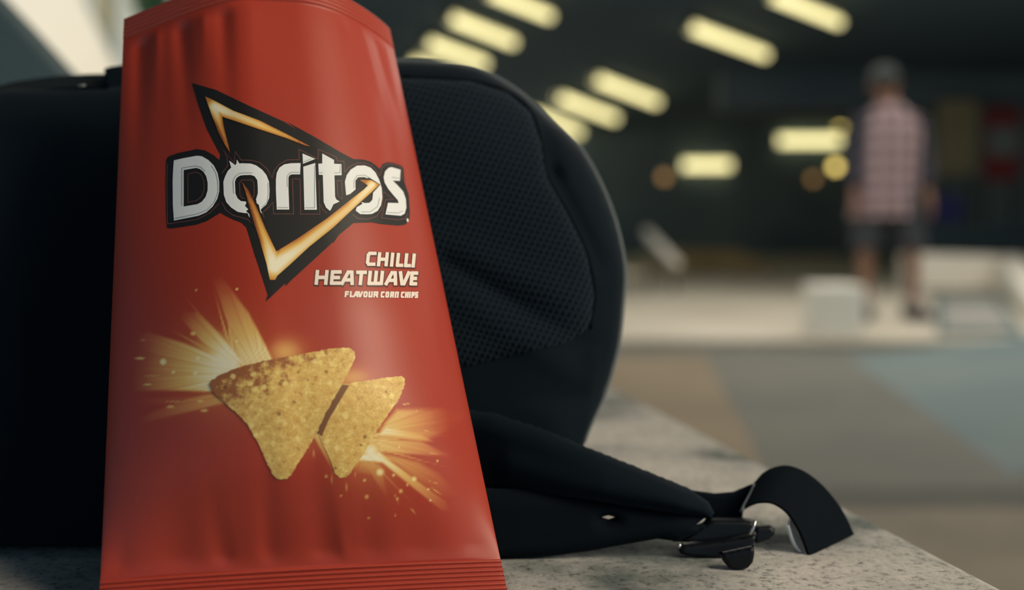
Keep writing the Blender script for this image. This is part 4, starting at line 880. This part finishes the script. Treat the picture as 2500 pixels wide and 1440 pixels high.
W1 = [('C', 1782, 1864), ('H', 1876, 1968), ('I', 1984, 2016), ('L', 2034, 2098), ('L', 2104, 2164), ('I', 2168, 2196)]
W2 = [('H', 1350, 1460), ('E', 1478, 1570), ('A', 1568, 1682), ('T', 1692, 1782), ('W', 1795, 1928), ('A', 1940, 2048), ('V', 2052, 2150), ('E', 2150, 2216)]
W3 = [('F', 1600, 1635), ('L', 1643, 1674), ('A', 1672, 1716), ('V', 1712, 1752), ('O', 1757, 1794), ('U', 1800, 1836), ('R', 1842, 1882), ('C', 1903, 1936), ('O', 1943, 1976), ('R', 1983, 2017), ('N', 2022, 2056), ('C', 2073, 2103), ('H', 2108, 2140), ('I', 2143, 2157), ('P', 2162, 2190), ('S', 2192, 2220)]
for spec, tp, bt, th in ((W1, (744, 762), (864, 880), 8.2), (W2, (900, 912), (1026, 1032), 8.6), (W3, (1079, 1085), (1131, 1138), 4.2)):
    if th > 5:
        sh = word(spec, tp, bt, th, 4.5, 0.6, 1.4); multi('lettering_shade', [p for l in sh for p in l], L1, M['ink_shadow'], bag, 12, 8)
    for polys in word(spec, tp, bt, th): multi('flavour_letter', polys, L3, M['ink_pale'], bag, 12, 8)

# printed corn chips
def jitter(q, a, n=5):
    q = resample(np.array(q), n); r = np.random.default_rng(3); return [tuple(p + r.normal(0, a, 2)) for p in q]
c1 = z6([(95, 375), (112, 345), (160, 310), (280, 255), (420, 215), (560, 185), (800, 140), (960, 108), (1060, 95), (1160, 92), (1195, 110), (1213, 155), (1190, 220), (1110, 370), (985, 590), (930, 720), (860, 840), (780, 960), (720, 1060), (690, 1085), (650, 1092), (610, 1088), (575, 1045), (540, 970), (500, 880), (470, 810), (425, 740), (400, 690), (360, 640), (270, 555), (230, 520), (160, 460), (115, 415)])
c2 = z6([(1100, 372), (1270, 345), (1500, 312), (1560, 308), (1588, 330), (1594, 370), (1540, 490), (1420, 660), (1300, 850), (1180, 1040), (1145, 1076), (1090, 1083), (1060, 1052), (1020, 940), (970, 840), (925, 735), (960, 660), (1060, 460)])
for q, off, sx in ((c2, L2, 0), (c1, L4, 1)):
    o, v = film('printed_chip', [jitter(q, .8)], off, M['chip'], bag, 6, 4, None, 'printed golden corn chip', True)
    at = o.data.attributes.new('toast', 'FLOAT', 'POINT')
    d = (v - np.array([540, 900])) @ np.array([.55, .83])
    tv = np.clip(.60 - d / 400, 0, .62) if sx else np.clip(.30 - np.hypot(*(v - np.array([800, 985])).T) / 200, 0, .3)
    at.data.foreach_set('value', tv.astype(np.float32))
film('chip_shade', [z6([(1112, 372), (1165, 378), (1110, 470), (1010, 640), (955, 770), (925, 735), (985, 590)])], L3, foil(mat('brown_chip_shade_print', (.20, .085, .035), .5)), bag)
